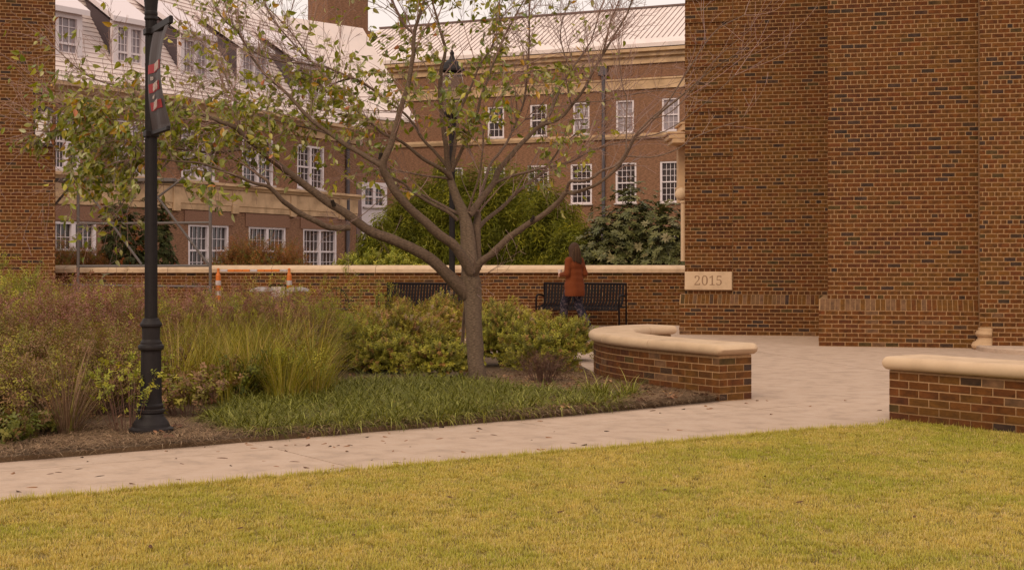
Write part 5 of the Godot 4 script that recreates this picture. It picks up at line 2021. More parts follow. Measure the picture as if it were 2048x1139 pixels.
func bed_plants() -> void:
	# rounded abelias round the trunk
	var g := "rounded bronze-green shrubs round the tree"
	for q in [[712, 745, 642, 70, "rounded shrub at the left end of the group, next to the tall grass", ABELIA], [800, 735, 606, 82, "broad reddish-topped shrub before the first bench", ABELIA_RED], [770, 752, 668, 60, "low green shrub in front of the broad reddish one", ABELIA], [885, 764, 668, 62, "green shrub touching the left side of the trunk", ABELIA], [868, 705, 596, 60, "reddish-topped shrub under the far lamp post", ABELIA_RED], [1000, 738, 618, 56, "shrub just right of the trunk with a dark gap below", ABELIA], [1082, 752, 652, 66, "large green shrub right of the trunk, nearest the path", ABELIA], [1128, 722, 636, 58, "bright green shrub beside the curved wall and the woman", ABELIA], [990, 690, 604, 60, "reddish shrub behind the trunk below the second bench", ABELIA_RED], [1060, 694, 622, 50, "shrub tip before the left arm of the second bench", ABELIA_RED], [745, 690, 618, 52, "shrub behind the group, below the first bench's left arm", ABELIA_RED]]:
		var p := floor_at(q[0], q[1])
		var d := -p.z
		var h := spot(0, q[2], d + 0.2).y * 0.9
		var w: float = q[3] * d / F * 0.88
		p.z -= w * 0.5
		p.y = 0.0
		bush("abelia_shrub", q[4], "shrub", g, p, Vector3(w, h, w * 0.95), int(1100 + w * w * 9000), "oval", 0.72, q[5], M.dense_leaf, 14, 0.55)
	# dry brown twiggy shrub
	var dry := wispy("dry_shrub", "small dry brown twiggy shrub in front of the right-hand green shrub", "shrub", "", floor_at(1085, 778), 0.28, 0.4, 70, 5, [[Color(0.17, 0.09, 0.06), 0.7], [Color(0.12, 0.06, 0.04), 0.3]], "wispy", 0.5, 0.3)
	# tall grass
	var kinds := []
	var pal := [[Color(0.33, 0.27, 0.03), 0.5], [Color(0.21, 0.19, 0.026), 0.25], [Color(0.42, 0.29, 0.09), 0.25]]
	for k in 4:
		kinds.append(blades(160, 0.2, 0.45, 0.95, 0.008, 1.45, 0.5, pal))
	var spots := []
	for row in [[13.3, 340, 640, 7, "front"], [14.2, 320, 660, 8, "second"], [15.2, 310, 655, 8, "middle"], [16.3, 318, 650, 8, "fourth"], [17.5, 330, 640, 7, "rear"]]:
		for k in row[3]:
			spots.append([row[1] + (row[2] - row[1]) * (k + rf(0.15, 0.85)) / row[3], row[0] + rf(-0.35, 0.35), "tall yellow-green grass clump, %s from the left in the grass patch's %s row" % [NTH[k], row[4]]])
	var first := [null, null, null, null]
	for k in spots.size():
		var p := spot(spots[k][0], 520, spots[k][1])
		p.y = 0.03
		var o: Node3D
		var v := k % 4
		if first[v] == null:
			o = solo("grass_clump", kinds[v], M.blade, spots[k][2], "grass clump", "tall yellow-green grass clumps in the bed")
			first[v] = o
		else:
			o = copy(first[v], spots[k][2])
		o.position = p
		o.rotation.y = rf(0, TAU)
		o.scale = Vector3.ONE * rf(0.85, 1.12)
	# purple-brown wispy shrubs filling the left of the bed
	var rg := "wispy purple-brown shrubs in the left of the bed"
	var places := []
	for row in [[20.2, -40, 640, 11, 1.12, 0.75, "backmost"], [18.2, -30, 620, 9, 1.12, 0.72, "second-backmost"], [16.4, -50, 270, 6, 1.06, 0.62, "middle"], [14.8, -40, 262, 5, 0.95, 0.6, "second-front"], [13.4, -30, 262, 5, 0.82, 0.52, "front"], [12.2, -40, 240, 5, 0.66, 0.42, "lowest front"], [11.3, -30, 100, 3, 0.45, 0.34, "edge"]]:
		for k in row[3]:
			places.append([row[1] + (row[2] - row[1]) * (k + 0.5 + rf(-0.2, 0.2)) / row[3], row[0] + rf(-0.3, 0.3), row[4] * rf(0.85, 1.1) * (0.88 if row[1] + (row[2] - row[1]) * (k + 0.5) / row[3] > 290.0 else 1.0), row[5], "wispy %s shrub, %s from the left in the thicket's %s row" % ["purple-brown" if row[0] > 14 else "brown-green", NTH[k], row[6]]])
	for q in [[-150, 18.6, 1.1], [-260, 17.6, 1.05], [-130, 16.2, 1.0], [-230, 15.4, 0.95], [-140, 14.0, 0.85], [-120, 12.6, 0.65], [-380, 17.0, 1.05], [-350, 14.6, 0.9]]:
		places.append([q[0], q[1], q[2], 0.6, "wispy purple-brown shrub beyond the left end of the thicket"])
	for q in places:
		var p := spot(q[0], 520, q[1])
		p.y = 0.02
		wispy("wispy_shrub", q[4], "shrub", rg, p, q[3], q[2], 46, 14, RED if q[1] > 14 else BROWNGREEN, "wispy", rf(0.75, 1.0), 0.12)
	for q in [[-5, 17.2, 1.42, 0.5, "tall yellow-green shrub at the far left edge"], [48, 18.5, 1.25, 0.4, "second tall yellow-green shrub near the left edge"]]:
		var p := spot(q[0], 520, q[1])
		p.y = 0.0
		wispy("yellow_shrub", q[4], "shrub", "", p, q[3], q[2], 40, 14, YELLOWGREEN, "wispy", 0.9, 0.2)
	# thin yellow sprays standing above the thicket
	for q in [[630, 17.0, 1.2, "right of the orange posts"], [690, 18.4, 1.25, "left of the first bench"], [760, 19.0, 1.12, "before the first bench's left arm"], [560, 18.0, 1.2, "over the litter bins"], [470, 17.5, 1.05, "right of the scaffold's right post"], [172, 17.0, 1.1, "under the scaffold's left post"], [265, 16.0, 1.15, "just left of the near lamp post"], [705, 17.4, 0.85, "between the grass and the reddish shrubs"], [655, 19.4, 1.0, "by the wire chair"], [345, 17.0, 1.1, "just right of the near lamp post"], [90, 16.5, 1.2, "below the left brick building's corner"], [400, 18.5, 1.2, "under the scaffold's right brace"], [520, 18.8, 1.15, "between the orange posts"], [25, 14.8, 1.0, "at the left picture edge"]]:
		var p := spot(q[0], 520, q[1])
		p.y = 0.0
		wispy("yellow_spray", "thin spray of yellow-green leaves above the thicket, " + q[3], "shrub", "thin yellow sprays above the thicket", p, 0.32, q[2], 10, 8, YELLOWGREEN, "wispy", 0.8, 0.45)
	for q in [[345, 14.0, 0.75, "just right of the near lamp post"], [575, 14.6, 0.74, "right of the grass's middle"], [625, 15.8, 0.85, "at the grass's right end"], [660, 16.8, 0.9, "behind the grass's right end"], [600, 13.6, 0.6, "in front of the grass at right"]]:
		var p := spot(q[0], 520, q[1])
		p.y = 0.0
		wispy("leafy_spray", "leafy yellow-green spray mixed into the tall grass, " + q[3], "shrub", "leafy sprays among the tall grass", p, 0.3, q[2], 16, 9, YELLOWGREEN if q[0] % 2 == 0 else BROWNGREEN, "wispy", 0.9, 0.2)
	# front edge plants
	var f1 := floor_at(132, 880)
	f1.y = 0.03
	var dg := blades(230, 0.1, 0.45, 0.9, 0.006, 0.7, 1.25, [[Color(0.23, 0.14, 0.085), 0.6], [Color(0.17, 0.10, 0.06), 0.3], [Color(0.17, 0.15, 0.03), 0.1]])
	solo("dry_grass_fountain", dg, M.straw, "fountain of dry brown stems left of the near lamp post", "grass clump").position = f1
	var f2 := floor_at(258, 876)
	f2.y = 0.02
	wispy("leafy_shrub", "light yellow-green leafy shrub spilling against the base of the near lamp post", "shrub", "", f2, 0.42, 0.74, 26, 7, YELLOWGREEN, "broad", 0.42, 0.2)
	for q in [[40, 890, 0.2, 0.22, "dark green broad-leaved plant low at the left corner of the bed"], [100, 880, 0.16, 0.18, "small green broad-leaved plant under the dry stems"], [4, 902, 0.16, 0.2, "brown-green leafy plant at the very left of the bed edge"]]:
		var p := floor_at(q[0], q[1])
		p.y = 0.02
		wispy("broad_plant", q[4], "plant", "", p, q[2], q[3], 26, 7, [[Color(0.15, 0.155, 0.03), 0.5], [Color(0.22, 0.20, 0.04), 0.3], [Color(0.22, 0.13, 0.06), 0.2]], "broad", 0.6, 0.2)
	for q in [[372, 838, 0.34, 0.46, "brown-leaved sparse shrub right of the near lamp post", 0], [430, 815, 0.36, 0.42, "brown and green shrub in front of the tall grass", 0], [345, 800, 0.3, 0.55, "dark stemmed shrub tucked behind the near lamp post", 0], [468, 812, 0.3, 0.45, "bright green broad-leaved plant in front of the tall grass", 1], [520, 800, 0.3, 0.46, "green leafy plant at the left end of the strappy ground cover", 1], [405, 790, 0.3, 0.42, "green and brown plant between the lamp post and the grass", 1], [590, 782, 0.34, 0.42, "low dark green plant between the grass and the ground cover", 1]]:
		var p := floor_at(q[0], q[1])
		p.y = 0.02
		wispy("mixed_plant", q[4], "plant", "", p, q[2], q[3], 34, 9, BROWNGREEN if q[5] == 0 else [[Color(0.16, 0.165, 0.02), 0.6], [Color(0.10, 0.11, 0.02), 0.25], [Color(0.15, 0.09, 0.04), 0.15]], "broad", 0.6, 0.15)


func ground_cover() -> void:
	# strappy ground cover along the path
	var poly := PackedVector2Array([Vector2(-1.98, -10.62), Vector2(-0.35, -11.78), Vector2(0.6, -12.5), Vector2(1.05, -12.9), Vector2(0.8, -13.7), Vector2(0.1, -14.1), Vector2(-0.2, -14.7), Vector2(-0.9, -15.3), Vector2(-1.75, -15.0), Vector2(-2.45, -13.4), Vector2(-2.5, -11.5)])
	var pal := [[Color(0.20, 0.19, 0.024), 0.5], [Color(0.115, 0.115, 0.016), 0.27], [Color(0.38, 0.35, 0.09), 0.23]]
	var kinds := []
	for k in 3:
		kinds.append(blades(30, 0.06, 0.15, 0.30, 0.010, 3.1, 1.3, pal, 5).mesh())
	var t := Node3D.new()
	t.name = "ground_cover"
	add_child(t)
	tag(t, "band of strappy dark green ground cover along the path in front of the tree", "ground cover", "", "stuff")
	var where := [[], [], []]
	var cols := [[], [], []]
	var n := 0
	while n < 2100:
		var p := Vector2(rf(-2.5, 1.1), rf(-15.4, -10.6))
		if not in_poly(p, poly):
			continue
		# thinner toward its right end
		if p.x > 0.1 and rng.randf() < 0.35:
			n += 1
			continue
		var k := n % 3
		where[k].append(Transform3D(Basis(Vector3.UP, rf(0, TAU)).scaled(Vector3.ONE * rf(0.75, 1.1)), Vector3(p.x, 0.02, p.y)))
		cols[k].append(Color(1, 1, 1) * rf(0.8, 1.15))
		n += 1
	for k in 3:
		scatter("tuft", kinds[k], M.blade, where[k], cols[k], t)
	var base: Node3D
	for q in [[1206, 806, "second from the left"], [1245, 808, "nearest the path"], [1180, 800, "leftmost"], [1262, 803, "rightmost, nearest the wall"]]:
		var p := floor_at(q[0], q[1])
		p.y = 0.02
		var o: Node3D
		if base == null:
			o = solo("strappy_clump", blades(60, 0.05, 0.25, 0.42, 0.012, 2.0, 1.0, pal, 5), M.blade, "separate strappy green clump at the foot of the curved wall, " + q[2], "grass clump", "strappy clumps by the curved wall")
			base = o
		else:
			o = copy(base, "separate strappy green clump at the foot of the curved wall, " + q[2])
		o.position = p
		o.rotation.y = rf(0, TAU)
		o.scale = Vector3.ONE * rf(0.8, 1.05)
	# pine straw
	var straw := Shape.new()
	for k in 26:
		var a := rf(0, TAU)
		straw.tint = choose([[Color(0.30, 0.185, 0.105), 0.5], [Color(0.18, 0.105, 0.062), 0.3], [Color(0.42, 0.28, 0.17), 0.2]])
		straw.blade(Vector3(rf(-0.1, 0.1), rf(0, 0.035), rf(-0.1, 0.1)), Vector3(cos(a), rf(-0.05, 0.35), sin(a)), rf(0.09, 0.19), 0.0035, rf(0.1, 1.0), 3)
	var sm := straw.mesh()
	var sw := []
	var sc := []
	var outline := bed_outline()
	while sw.size() < 7000:
		var p := Vector2(rf(-6.5, 2.0), rf(-16.5, -7.0))
		if rng.randf() < 0.25:
			p = Vector2(rf(-0.4, 1.9), rf(-15.6, -12.0))
		if not in_poly(p, outline):
			continue
		var edge := absf(p.y - z_far(p.x))
		if edge > 1.6 and p.x < -0.5:
			continue
		sw.append(Transform3D(Basis(Vector3.UP, rf(0, TAU)) * Basis(Vector3.RIGHT, rf(-0.15, 0.15)), Vector3(p.x, 0.032, p.y)))
		sc.append(Color(1, 1, 1) * rf(0.75, 1.15))
	var lit := Shape.new()
	for k in 3:
		lit.tint = Color(1, 1, 1) * rf(0.8, 1.1)
		var a := rf(0, TAU)
		lit.leaf(Vector3(rf(-0.08, 0.08), 0.02, rf(-0.08, 0.08)), Vector3(cos(a), rf(0, 0.4), sin(a)).normalized(), Vector3(-sin(a), 0, cos(a)), rf(0.04, 0.07), rf(0.025, 0.04), 0.6, -0.2)
	var lw := []
	var lc := []
	while lw.size() < 420:
		var p := Vector2(rf(-5.0, 1.9), rf(-16.0, -8.5))
		if rng.randf() < 0.5:
			p = Vector2(rf(-0.4, 1.9), rf(-15.6, -12.3))
		if not in_poly(p, outline):
			continue
		lw.append(Transform3D(Basis(Vector3.UP, rf(0, TAU)), Vector3(p.x, 0.045, p.y)))
		lc.append(choose([[Color(0.28, 0.14, 0.075), 0.5], [Color(0.13, 0.065, 0.04), 0.3], [Color(0.42, 0.24, 0.12), 0.2]]))
	tag(scatter("leaf_litter", lit.mesh(), M.straw, lw, lc, self), "brown leaf litter over the mulch of the bed", "leaf litter", "", "stuff")
	var ps := scatter("pine_straw", sm, M.straw, sw, sc, self)
	tag(ps, "brown pine straw mulch along the front of the bed", "mulch", "", "stuff")


func lawn_grass() -> void:
	var poly := PackedVector2Array([Vector2(-5.5, z_near(-5.5) + 0.02), Vector2(3.08, z_near(3.08) + 0.03), Vector2(3.2, -11.95), Vector2(3.95, -10.98), Vector2(4.6, -10.3), Vector2(5.3, -9.66), Vector2(5.3, -4.6), Vector2(-5.5, -4.6)])
	var kinds := []
	for k in 3:
		kinds.append(blades(12, 0.03, 0.014, 0.034, 0.0036, 0.9, 1.2, [[Color(1, 1, 1), 0.7], [Color(1.15, 1.05, 1.0), 0.3]], 2).mesh())
	var where := [[], [], []]
	var cols := [[], [], []]
	var big := FastNoiseLite.new()
	big.seed = 77
	big.frequency = 0.9
	big.fractal_octaves = 4
	var n := 0
	while n < 80000:
		var p := Vector2(rf(-5.5, 5.3), rf(-12.0, -4.6))
		if not in_poly(p, poly):
			continue
		var edge := p.y - z_near(p.x)
		var g := 0.5 + big.get_noise_2d(p.x, p.y * 1.0) * 0.9 + rf(-0.3, 0.3) + (0.25 if p.x > 1.5 and p.y < -8.5 else 0.0)
		var col := Color(0.62, 0.465, 0.13).lerp(Color(0.41, 0.385, 0.05), clampf(g - 0.12, 0, 1))
		if rng.randf() < 0.10:
			col = Color(0.68, 0.50, 0.22)
		elif rng.randf() < 0.05:
			col = Color(0.20, 0.15, 0.05)
		var k := n % 3
		where[k].append(Transform3D(Basis(Vector3.UP, rf(0, TAU)).scaled(Vector3(1, rf(0.7, 1.25), 1)), Vector3(p.x, 0.0, p.y)))
		cols[k].append(vary(col, 0.12))
		n += 1
	for e in 1500:                       # longer, ragged growth along the kerbless edges
		var x := rf(-5.5, 3.1)
		var z := z_near(x) + rf(-0.045, 0.05)
		if x > 2.6 and rng.randf() < 0.6:
			var q := rng.randf()
			x = lerpf(3.12, 5.2, q)
			z = lerpf(-11.95, -9.62, q) + rf(-0.02, 0.08)
		var k := e % 3
		where[k].append(Transform3D(Basis(Vector3.UP, rf(0, TAU)).scaled(Vector3(1.2, rf(0.9, 2.1), 1.2)), Vector3(x, 0.0, z)))
		cols[k].append(vary(Color(0.50, 0.41, 0.09), 0.2))
	var t := Node3D.new()
	t.name = "lawn_grass"
	add_child(t)
	tag(t, "dry yellow-green mown lawn in the foreground", "lawn", "", "stuff")
	for k in 3:
		scatter("grass", kinds[k], M.blade, where[k], cols[k], t)


func fallen_leaves() -> void:
	var kinds := []
	for k in 4:
		var s := Shape.new()
		s.tint = [Color(0.10, 0.05, 0.03), Color(0.16, 0.075, 0.04), Color(0.07, 0.04, 0.03), Color(0.24, 0.12, 0.06)][k]
		s.leaf(Vector3(0, 0.004, -0.04), Vector3(0, 0.12, 1).normalized(), Vector3(1, 0, 0), 0.085, 0.045, 0.7, -0.25)
		kinds.append(s.mesh())
	var lab := ["dark curled fallen leaf lying on the pale path", "reddish-brown fallen leaf lying on the pale path", "nearly black fallen leaf scrap lying on the pale path", "light brown fallen leaf lying on the pale path"]
	var first := [null, null, null, null]
	var at := []
	for q in [[241, 911], [330, 902], [409, 894], [437, 903], [441, 916], [528, 922], [462, 932], [590, 889], [614, 891], [648, 887], [660, 892], [668, 894], [675, 891], [690, 893], [700, 890], [665, 931], [660, 939], [674, 937], [733, 874], [766, 882], [770, 886], [812, 881], [820, 893], [786, 902], [808, 918], [692, 902], [796, 925], [955, 862], [988, 870], [1090, 899], [1165, 891], [1142, 896], [965, 843], [985, 841], [1015, 836], [1110, 832], [267, 968], [343, 974], [40, 984], [60, 975], [98, 948], [25, 948], [157, 938], [300, 975], [1310, 815], [1535, 801], [1515, 800], [1620, 812], [1760, 820], [1690, 800], [1215, 862], [1336, 859], [880, 912], [930, 905]]:
		at.append(floor_at(q[0], q[1]))
	for k in 44:
		var x := rf(-3.4, 2.6)
		var f := pow(rng.randf(), 1.6)
		at.append(Vector3(x, 0.0, lerpf(z_far(x) + 0.06, z_near(x) - 0.1, f)))
	var ll: Node3D
	for q in [[1245, 970], [480, 1063], [707, 1077], [1530, 958], [1330, 985], [1120, 1030], [1600, 1010], [1830, 1040], [300, 1100], [900, 1000]]:
		var o: Node3D = solo("fallen_leaf", kinds[0], M.straw, "small dark fallen leaf lying in the dry lawn grass", "leaf", "fallen leaves on the lawn") if ll == null else copy(ll)
		ll = o
		o.position = floor_at(q[0], q[1]) + Vector3(0, 0.022, 0)
		o.rotation = Vector3(rf(-0.3, 0.3), rf(0, TAU), rf(-0.4, 0.4))
		o.scale = Vector3.ONE * rf(0.35, 0.6)
	for k in at.size():
		var v := k % 4 if k % 4 != 1 else (k * 7) % 4
		var o: Node3D
		if first[v] == null:
			o = solo("fallen_leaf", kinds[v], M.straw, lab[v], "leaf", "fallen leaves scattered on the path")
			first[v] = o
		else:
			o = copy(first[v])
		o.position = at[k] + Vector3(0, 0.002, 0)
		o.rotation = Vector3(rf(-0.2, 0.2), rf(0, TAU), rf(-0.3, 0.3))
		o.scale = Vector3.ONE * rf(0.4, 1.15)


# ---------------------------------------------------------------- the woman
# joins tapered capsules [a, b, ra, rb] by a smooth minimum and meshes the field with surface nets
func nets(s: Shape, bones: Array, cell: float, k: float) -> void:
	var lo := Vector3(1e9, 1e9, 1e9)
	var hi := -lo
	for b in bones:
		var r: float = maxf(b[2], b[3]) + 3.0 * cell
		lo = lo.min((b[0] as Vector3) - Vector3.ONE * r).min((b[1] as Vector3) - Vector3.ONE * r)
		hi = hi.max((b[0] as Vector3) + Vector3.ONE * r).max((b[1] as Vector3) + Vector3.ONE * r)
	var nx := int((hi.x - lo.x) / cell) + 2
	var ny := int((hi.y - lo.y) / cell) + 2
	var nz := int((hi.z - lo.z) / cell) + 2
	var f := PackedFloat32Array()
	f.resize(nx * ny * nz)
	f.fill(1.0)
	for b in bones:
		var A: Vector3 = b[0]
		var B: Vector3 = b[1]
		var r0: float = b[2]
		var r1: float = b[3]
		var m := maxf(r0, r1) + k + 2.5 * cell
		var i0 := ((A.min(B) - Vector3.ONE * m - lo) / cell).floor()
		var i1 := ((A.max(B) + Vector3.ONE * m - lo) / cell).ceil()
		var ab := B - A
		var l2 := maxf(ab.length_squared(), 1e-9)
		for z in range(maxi(0, int(i0.z)), mini(nz, int(i1.z) + 1)):
			for y in range(maxi(0, int(i0.y)), mini(ny, int(i1.y) + 1)):
				for x in range(maxi(0, int(i0.x)), mini(nx, int(i1.x) + 1)):
					var p := lo + Vector3(x, y, z) * cell
					var t := clampf((p - A).dot(ab) / l2, 0.0, 1.0)
					var d := p.distance_to(A + ab * t) - lerpf(r0, r1, t)
					var j := x + nx * (y + ny * z)
					var e := f[j]
					var h := maxf(k - absf(e - d), 0.0) / k
					f[j] = minf(e, d) - h * h * k * 0.25
	var ids := {}
	var pts := PackedVector3Array()
	for z in nz - 1:
		for y in ny - 1:
			for x in nx - 1:
				var j := x + nx * (y + ny * z)
				var in0 := f[j] < 0.0
				var v := [f[j], f[j + 1], f[j + nx], f[j + nx + 1], f[j + nx * ny], f[j + nx * ny + 1], f[j + nx * ny + nx], f[j + nx * ny + nx + 1]]
				var same := true
				for q in 8:
					if (v[q] < 0.0) != in0:
						same = false
						break
				if same:
					continue
				var c := Vector3.ZERO
				var n := 0
				for e in [[0, 1], [2, 3], [4, 5], [6, 7], [0, 2], [1, 3], [4, 6], [5, 7], [0, 4], [1, 5], [2, 6], [3, 7]]:
					var a: float = v[e[0]]
					var b: float = v[e[1]]
					if (a < 0.0) != (b < 0.0):
						var t := a / (a - b)
						var pa := Vector3(e[0] & 1, (e[0] >> 1) & 1, e[0] >> 2)
						var pb := Vector3(e[1] & 1, (e[1] >> 1) & 1, e[1] >> 2)
						c += pa.lerp(pb, t)
						n += 1
				ids[j] = pts.size()
				pts.append(lo + (Vector3(x, y, z) + c / n) * cell)
	var nor := PackedVector3Array()
	nor.resize(pts.size())
	var faces := PackedInt32Array()
	var step := [1, nx, nx * ny]
	for j in ids:
		for ax in 3:
			var d0: int = step[ax]
			var d1: int = step[(ax + 1) % 3]
			var d2: int = step[(ax + 2) % 3]
			if (f[j] < 0.0) == (f[j + d0] < 0.0):
				continue
			if not (ids.has(j - d1) and ids.has(j - d2) and ids.has(j - d1 - d2)):
				continue
			var q := [ids[j], ids[j - d1], ids[j - d1 - d2], ids[j - d2]]
			if f[j] < 0.0:
				q.reverse()
			# clockwise seen from outside
			var m := (pts[q[1]] - pts[q[0]]).cross(pts[q[2]] - pts[q[0]]) + (pts[q[2]] - pts[q[0]]).cross(pts[q[3]] - pts[q[0]])
			for w in q:
				nor[w] -= m
			faces.append_array([q[0], q[1], q[2], q[0], q[2], q[3]])
	var k0 := s.v.size()
	# keep normals pointing out of the solid
	var flip := 0.0
	for w in mini(pts.size(), 60):
		var g := ((pts[w] - lo) / cell).round()
		var gx := clampi(int(g.x), 1, nx - 2)
		var gy := clampi(int(g.y), 1, ny - 2)
		var gz := clampi(int(g.z), 1, nz - 2)
		var jj := gx + nx * (gy + ny * gz)
		flip += Vector3(f[jj + 1] - f[jj - 1], f[jj + nx] - f[jj - nx], f[jj + nx * ny] - f[jj - nx * ny]).dot(nor[w].normalized())
	for w in pts.size():
		s.v.append(pts[w])
		s.n.append((nor[w] if flip > 0.0 else -nor[w]).normalized())
		s.c.append(s.tint)
	for q in range(0, faces.size(), 3):
		if flip > 0.0:
			s.i.append_array([k0 + faces[q], k0 + faces[q + 1], k0 + faces[q + 2]])
		else:
			s.i.append_array([k0 + faces[q], k0 + faces[q + 2], k0 + faces[q + 1]])


func hand(s: Shape, wrist: Vector3, fwd: Vector3, palm_in: Vector3, thumb: Vector3) -> void:
	# palm and five curled fingers closing toward palm_in
	var bones := []
	var side := thumb.normalized()
	var c := wrist + fwd * 0.045
	for q in 4:
		var o := side * (0.024 - q * 0.016)
		bones.append([wrist + o * 0.5, c + o + fwd * 0.035, 0.016, 0.012])
		var len: float = [0.07, 0.078, 0.072, 0.058][q]
		var p0 := c + o + fwd * 0.035
		var p1 := p0 + (fwd * 0.8 + palm_in * 0.5).normalized() * len * 0.45
		var p2 := p1 + (fwd * 0.15 + palm_in).normalized() * len * 0.35
		var p3 := p2 + (fwd * -0.6 + palm_in * 0.7).normalized() * len * 0.25
		bones.append([p0, p1, 0.0095, 0.0088])
		bones.append([p1, p2, 0.0088, 0.008])
		bones.append([p2, p3, 0.008, 0.007])
	var t0 := wrist + side * 0.022 + fwd * 0.015
	var t1 := t0 + (side * 0.7 + fwd * 0.6 + palm_in * 0.3).normalized() * 0.038
	var t2 := t1 + (fwd * 0.7 + palm_in * 0.7).normalized() * 0.032
	bones.append([t0, t1, 0.0125, 0.0105])
	bones.append([t1, t2, 0.0105, 0.008])
	nets(s, bones, 0.0045, 0.006)


func woman() -> void:
	var d := 27.6
	var at := spot(1149, 520, d)
	at.y = 0.0
	var t := thing("person", "long-haired person in rust jacket and dark patterned trousers walking left past the second bench", "person", at, deg_to_rad(42))
	var skin := Color(0.46, 0.25, 0.17)
	var sh := 1.345
	var elbow_l := Vector3(-0.235, 1.09, 0.03)
	var wrist_l := Vector3(-0.175, 1.065, -0.20)
	var elbow_r := Vector3(0.235, 1.085, 0.05)
	var wrist_r := Vector3(-0.02, 1.07, -0.22)
	var hip_l := Vector3(-0.085, 0.88, 0)
	var hip_r := Vector3(0.085, 0.88, 0)
	var knee_l := Vector3(-0.09, 0.49, -0.19)
	var knee_r := Vector3(0.085, 0.48, 0.02)
	var ank_l := Vector3(-0.09, 0.09, -0.24)
	var ank_r := Vector3(0.085, 0.12, 0.24)
	var body := Shape.new()
	body.tint = skin
	nets(body, [
		[Vector3(-0.06, 0.92, 0), Vector3(0.06, 0.92, 0), 0.105, 0.105], [Vector3(0, 0.95, 0), Vector3(0, 1.12, -0.01), 0.10, 0.095], [Vector3(-0.05, 1.22, 0), Vector3(0.05, 1.22, 0), 0.095, 0.095],
		[Vector3(-0.14, sh, 0), Vector3(0.14, sh, 0), 0.05, 0.05], [Vector3(0, 1.34, 0.01), Vector3(0, 1.45, -0.01), 0.052, 0.047],
		[Vector3(-0.16, sh, 0), elbow_l, 0.045, 0.036], [elbow_l, wrist_l, 0.035, 0.024], [Vector3(0.16, sh, 0), elbow_r, 0.045, 0.036], [elbow_r, wrist_r, 0.035, 0.024],
		[hip_l, knee_l, 0.08, 0.052], [knee_l, ank_l, 0.05, 0.034], [hip_r, knee_r, 0.08, 0.052], [knee_r, ank_r, 0.05, 0.034],
		[ank_l, ank_l + Vector3(0, -0.055, -0.13), 0.034, 0.026], [ank_r, ank_r + Vector3(0, -0.085, -0.09), 0.034, 0.026]], 0.014, 0.04)
	var hd := Vector3(-0.005, 1.555, -0.015)
	nets(body, [[hd + Vector3(0, 0.025, 0.012), hd + Vector3(0, 0.02, -0.02), 0.083, 0.08], [hd + Vector3(0, -0.04, -0.04), hd + Vector3(0, -0.075, -0.055), 0.055, 0.038], [hd + Vector3(0, -0.01, -0.095), hd + Vector3(0, -0.03, -0.112), 0.010, 0.014], [hd + Vector3(-0.014, -0.062, -0.092), hd + Vector3(0.014, -0.062, -0.092), 0.009, 0.009], [hd + Vector3(-0.082, 0.0, 0.0), hd + Vector3(-0.082, -0.03, 0.0), 0.012, 0.009], [hd + Vector3(0.082, 0.0, 0.0), hd + Vector3(0.082, -0.03, 0.0), 0.012, 0.009], [Vector3(0, 1.43, -0.005), hd, 0.046, 0.05]], 0.007, 0.02)
	hand(body, wrist_l, (wrist_l - elbow_l).normalized(), Vector3(0.9, 0, -0.2).normalized(), Vector3(0, 1, 0))
	hand(body, wrist_r, (wrist_r - elbow_r).normalized(), Vector3(-0.4, 0, -0.8).normalized(), Vector3(0, 1, 0))
	part("body", body, M.skin, t)
	var eyes := Shape.new()
	eyes.tint = Color(0.03, 0.02, 0.02)
	nets(eyes, [[hd + Vector3(-0.032, 0.005, -0.085), hd + Vector3(-0.026, 0.005, -0.087), 0.011, 0.011]], 0.004, 0.002)
	nets(eyes, [[hd + Vector3(0.032, 0.005, -0.085), hd + Vector3(0.026, 0.005, -0.087), 0.011, 0.011]], 0.004, 0.002)
	part("eyes", eyes, M.skin, t)
	var hair := Shape.new()
	hair.tint = Color(0.085, 0.045, 0.028)
	nets(hair, [[hd + Vector3(0, 0.045, 0.02), hd + Vector3(0, 0.03, 0.0), 0.096, 0.095], [hd + Vector3(-0.05, 0.0, 0.03), Vector3(-0.07, 1.36, 0.05), 0.06, 0.045], [hd + Vector3(0.05, 0.0, 0.03), Vector3(0.075, 1.34, 0.06), 0.06, 0.045], [hd + Vector3(0, 0.0, 0.05), Vector3(0.01, 1.33, 0.09), 0.07, 0.045], [Vector3(0.04, 1.38, 0.07), Vector3(0.06, 1.28, 0.09), 0.05, 0.025], [hd + Vector3(-0.07, 0.02, -0.02), Vector3(-0.11, 1.34, -0.01), 0.03, 0.025]], 0.011, 0.03)
	# loose strands over the hair
	for k in 26:
		var a := lerpf(-1.3, 1.3, k / 25.0)
		hair.tint = vary(Color(0.11, 0.06, 0.035), 0.35)
		var r0 := Vector3(sin(a) * 0.095, 0, cos(a) * 0.11)
		hair.tube(smooth_path([hd + Vector3(0, 0.1, 0.03) + r0 * 0.55, hd + r0 + Vector3(0, 0.0, 0.03), Vector3(sin(a) * 0.125, 1.36, cos(a) * 0.125 + 0.02), Vector3(sin(a) * 0.12, rf(1.27, 1.35), cos(a) * 0.10 + 0.05)], 4), range(13).map(func(j): return lerpf(0.008, 0.002, j / 12.0)), 4, false)
	part("hair", hair, M.cloth, t)
	var jk := Shape.new()
	jk.tint = Color(0.225, 0.052, 0.012)
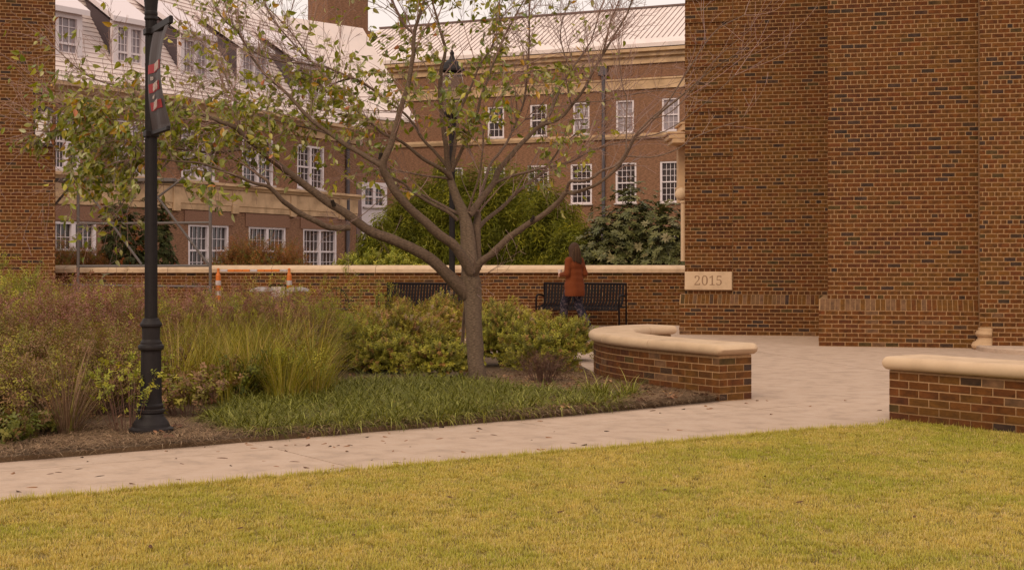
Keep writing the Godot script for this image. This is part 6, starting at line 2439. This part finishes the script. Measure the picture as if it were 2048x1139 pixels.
	nets(jk, [
		[Vector3(-0.075, 0.86, 0.0), Vector3(0.075, 0.86, 0.0), 0.145, 0.145], [Vector3(-0.065, 0.76, 0.01), Vector3(0.065, 0.76, 0.01), 0.15, 0.15], [Vector3(-0.065, 0.70, 0.01), Vector3(0.065, 0.70, 0.01), 0.15, 0.15], [Vector3(-0.06, 0.98, 0), Vector3(0.06, 0.98, 0), 0.132, 0.132], [Vector3(-0.06, 1.1, -0.005), Vector3(0.06, 1.1, -0.005), 0.125, 0.125], [Vector3(-0.075, 1.24, 0), Vector3(0.075, 1.24, 0), 0.115, 0.115],
		[Vector3(-0.15, sh, 0.0), Vector3(0.15, sh, 0.0), 0.067, 0.067], [Vector3(-0.17, sh - 0.01, 0), elbow_l, 0.066, 0.056], [elbow_l, elbow_l.lerp(wrist_l, 0.9), 0.056, 0.043], [Vector3(0.17, sh - 0.01, 0), elbow_r, 0.066, 0.056], [elbow_r, elbow_r.lerp(wrist_r, 0.9), 0.056, 0.043], [Vector3(0, 1.37, 0.02), Vector3(0, 1.41, 0.015), 0.068, 0.062]], 0.012, 0.03)
	# square the hem: nothing of the jacket hangs below it
	for k in jk.v.size():
		if jk.v[k].y < 0.655:
			jk.v[k].y = 0.655
	part("jacket", jk, M.cloth, t)
	var tr := Shape.new()
	tr.tint = Color(0.022, 0.018, 0.032)
	nets(tr, [[Vector3(-0.065, 0.86, 0), Vector3(0.065, 0.86, 0), 0.118, 0.118], [hip_l, knee_l, 0.105, 0.078], [knee_l, ank_l + Vector3(0, 0.0, 0.015), 0.078, 0.082], [hip_r, knee_r, 0.105, 0.078], [knee_r, ank_r + Vector3(0, 0.0, 0.015), 0.078, 0.082]], 0.012, 0.03)
	# the pale print of the cloth: sprigs of flowers, as colour of the weave
	for k in tr.v.size():
		var p: Vector3 = tr.v[k]
		var a := noise.get_noise_3d(p.x * 60, p.y * 60, p.z * 60)
		var b := noise.get_noise_3d(p.x * 40 + 50, p.y * 40, p.z * 40)
		if absf(a) < 0.06 and b > 0.0:
			tr.c[k] = Color(0.22, 0.17, 0.18)
		elif b > 0.33:
			tr.c[k] = Color(0.13, 0.09, 0.12)
	part("trousers", tr, M.cloth, t)
	var shoe := Shape.new()
	shoe.tint = Color(0.03, 0.022, 0.02)
	nets(shoe, [[ank_l + Vector3(0, -0.05, 0.03), ank_l + Vector3(0, -0.058, -0.15), 0.036, 0.03]], 0.009, 0.02)
	part("shoe", shoe, M.plastic, t)
	var shoe2 := Shape.new()
	shoe2.tint = Color(0.03, 0.022, 0.02)
	nets(shoe2, [[ank_r + Vector3(0, -0.035, 0.04), ank_r + Vector3(0, -0.092, -0.11), 0.036, 0.028]], 0.009, 0.02)
	part("shoe", shoe2, M.plastic, t)
	# paper cup in her hands
	var cup := Shape.new()
	cup.tint = Color(0.62, 0.5, 0.46)
	cup.lathe(Vector3.ZERO, [Vector2(0.0, 0.0), Vector2(0.03, 0.0), Vector2(0.04, 0.11), Vector2(0.044, 0.112), Vector2(0.044, 0.125), Vector2(0.0, 0.128)], 20)
	var c := solo("paper_cup", cup, M.plastic, "small pale paper cup held in the walking person's hands", "cup")
	c.transform = t.transform * Transform3D(Basis(), Vector3(-0.115, 1.04, -0.285))
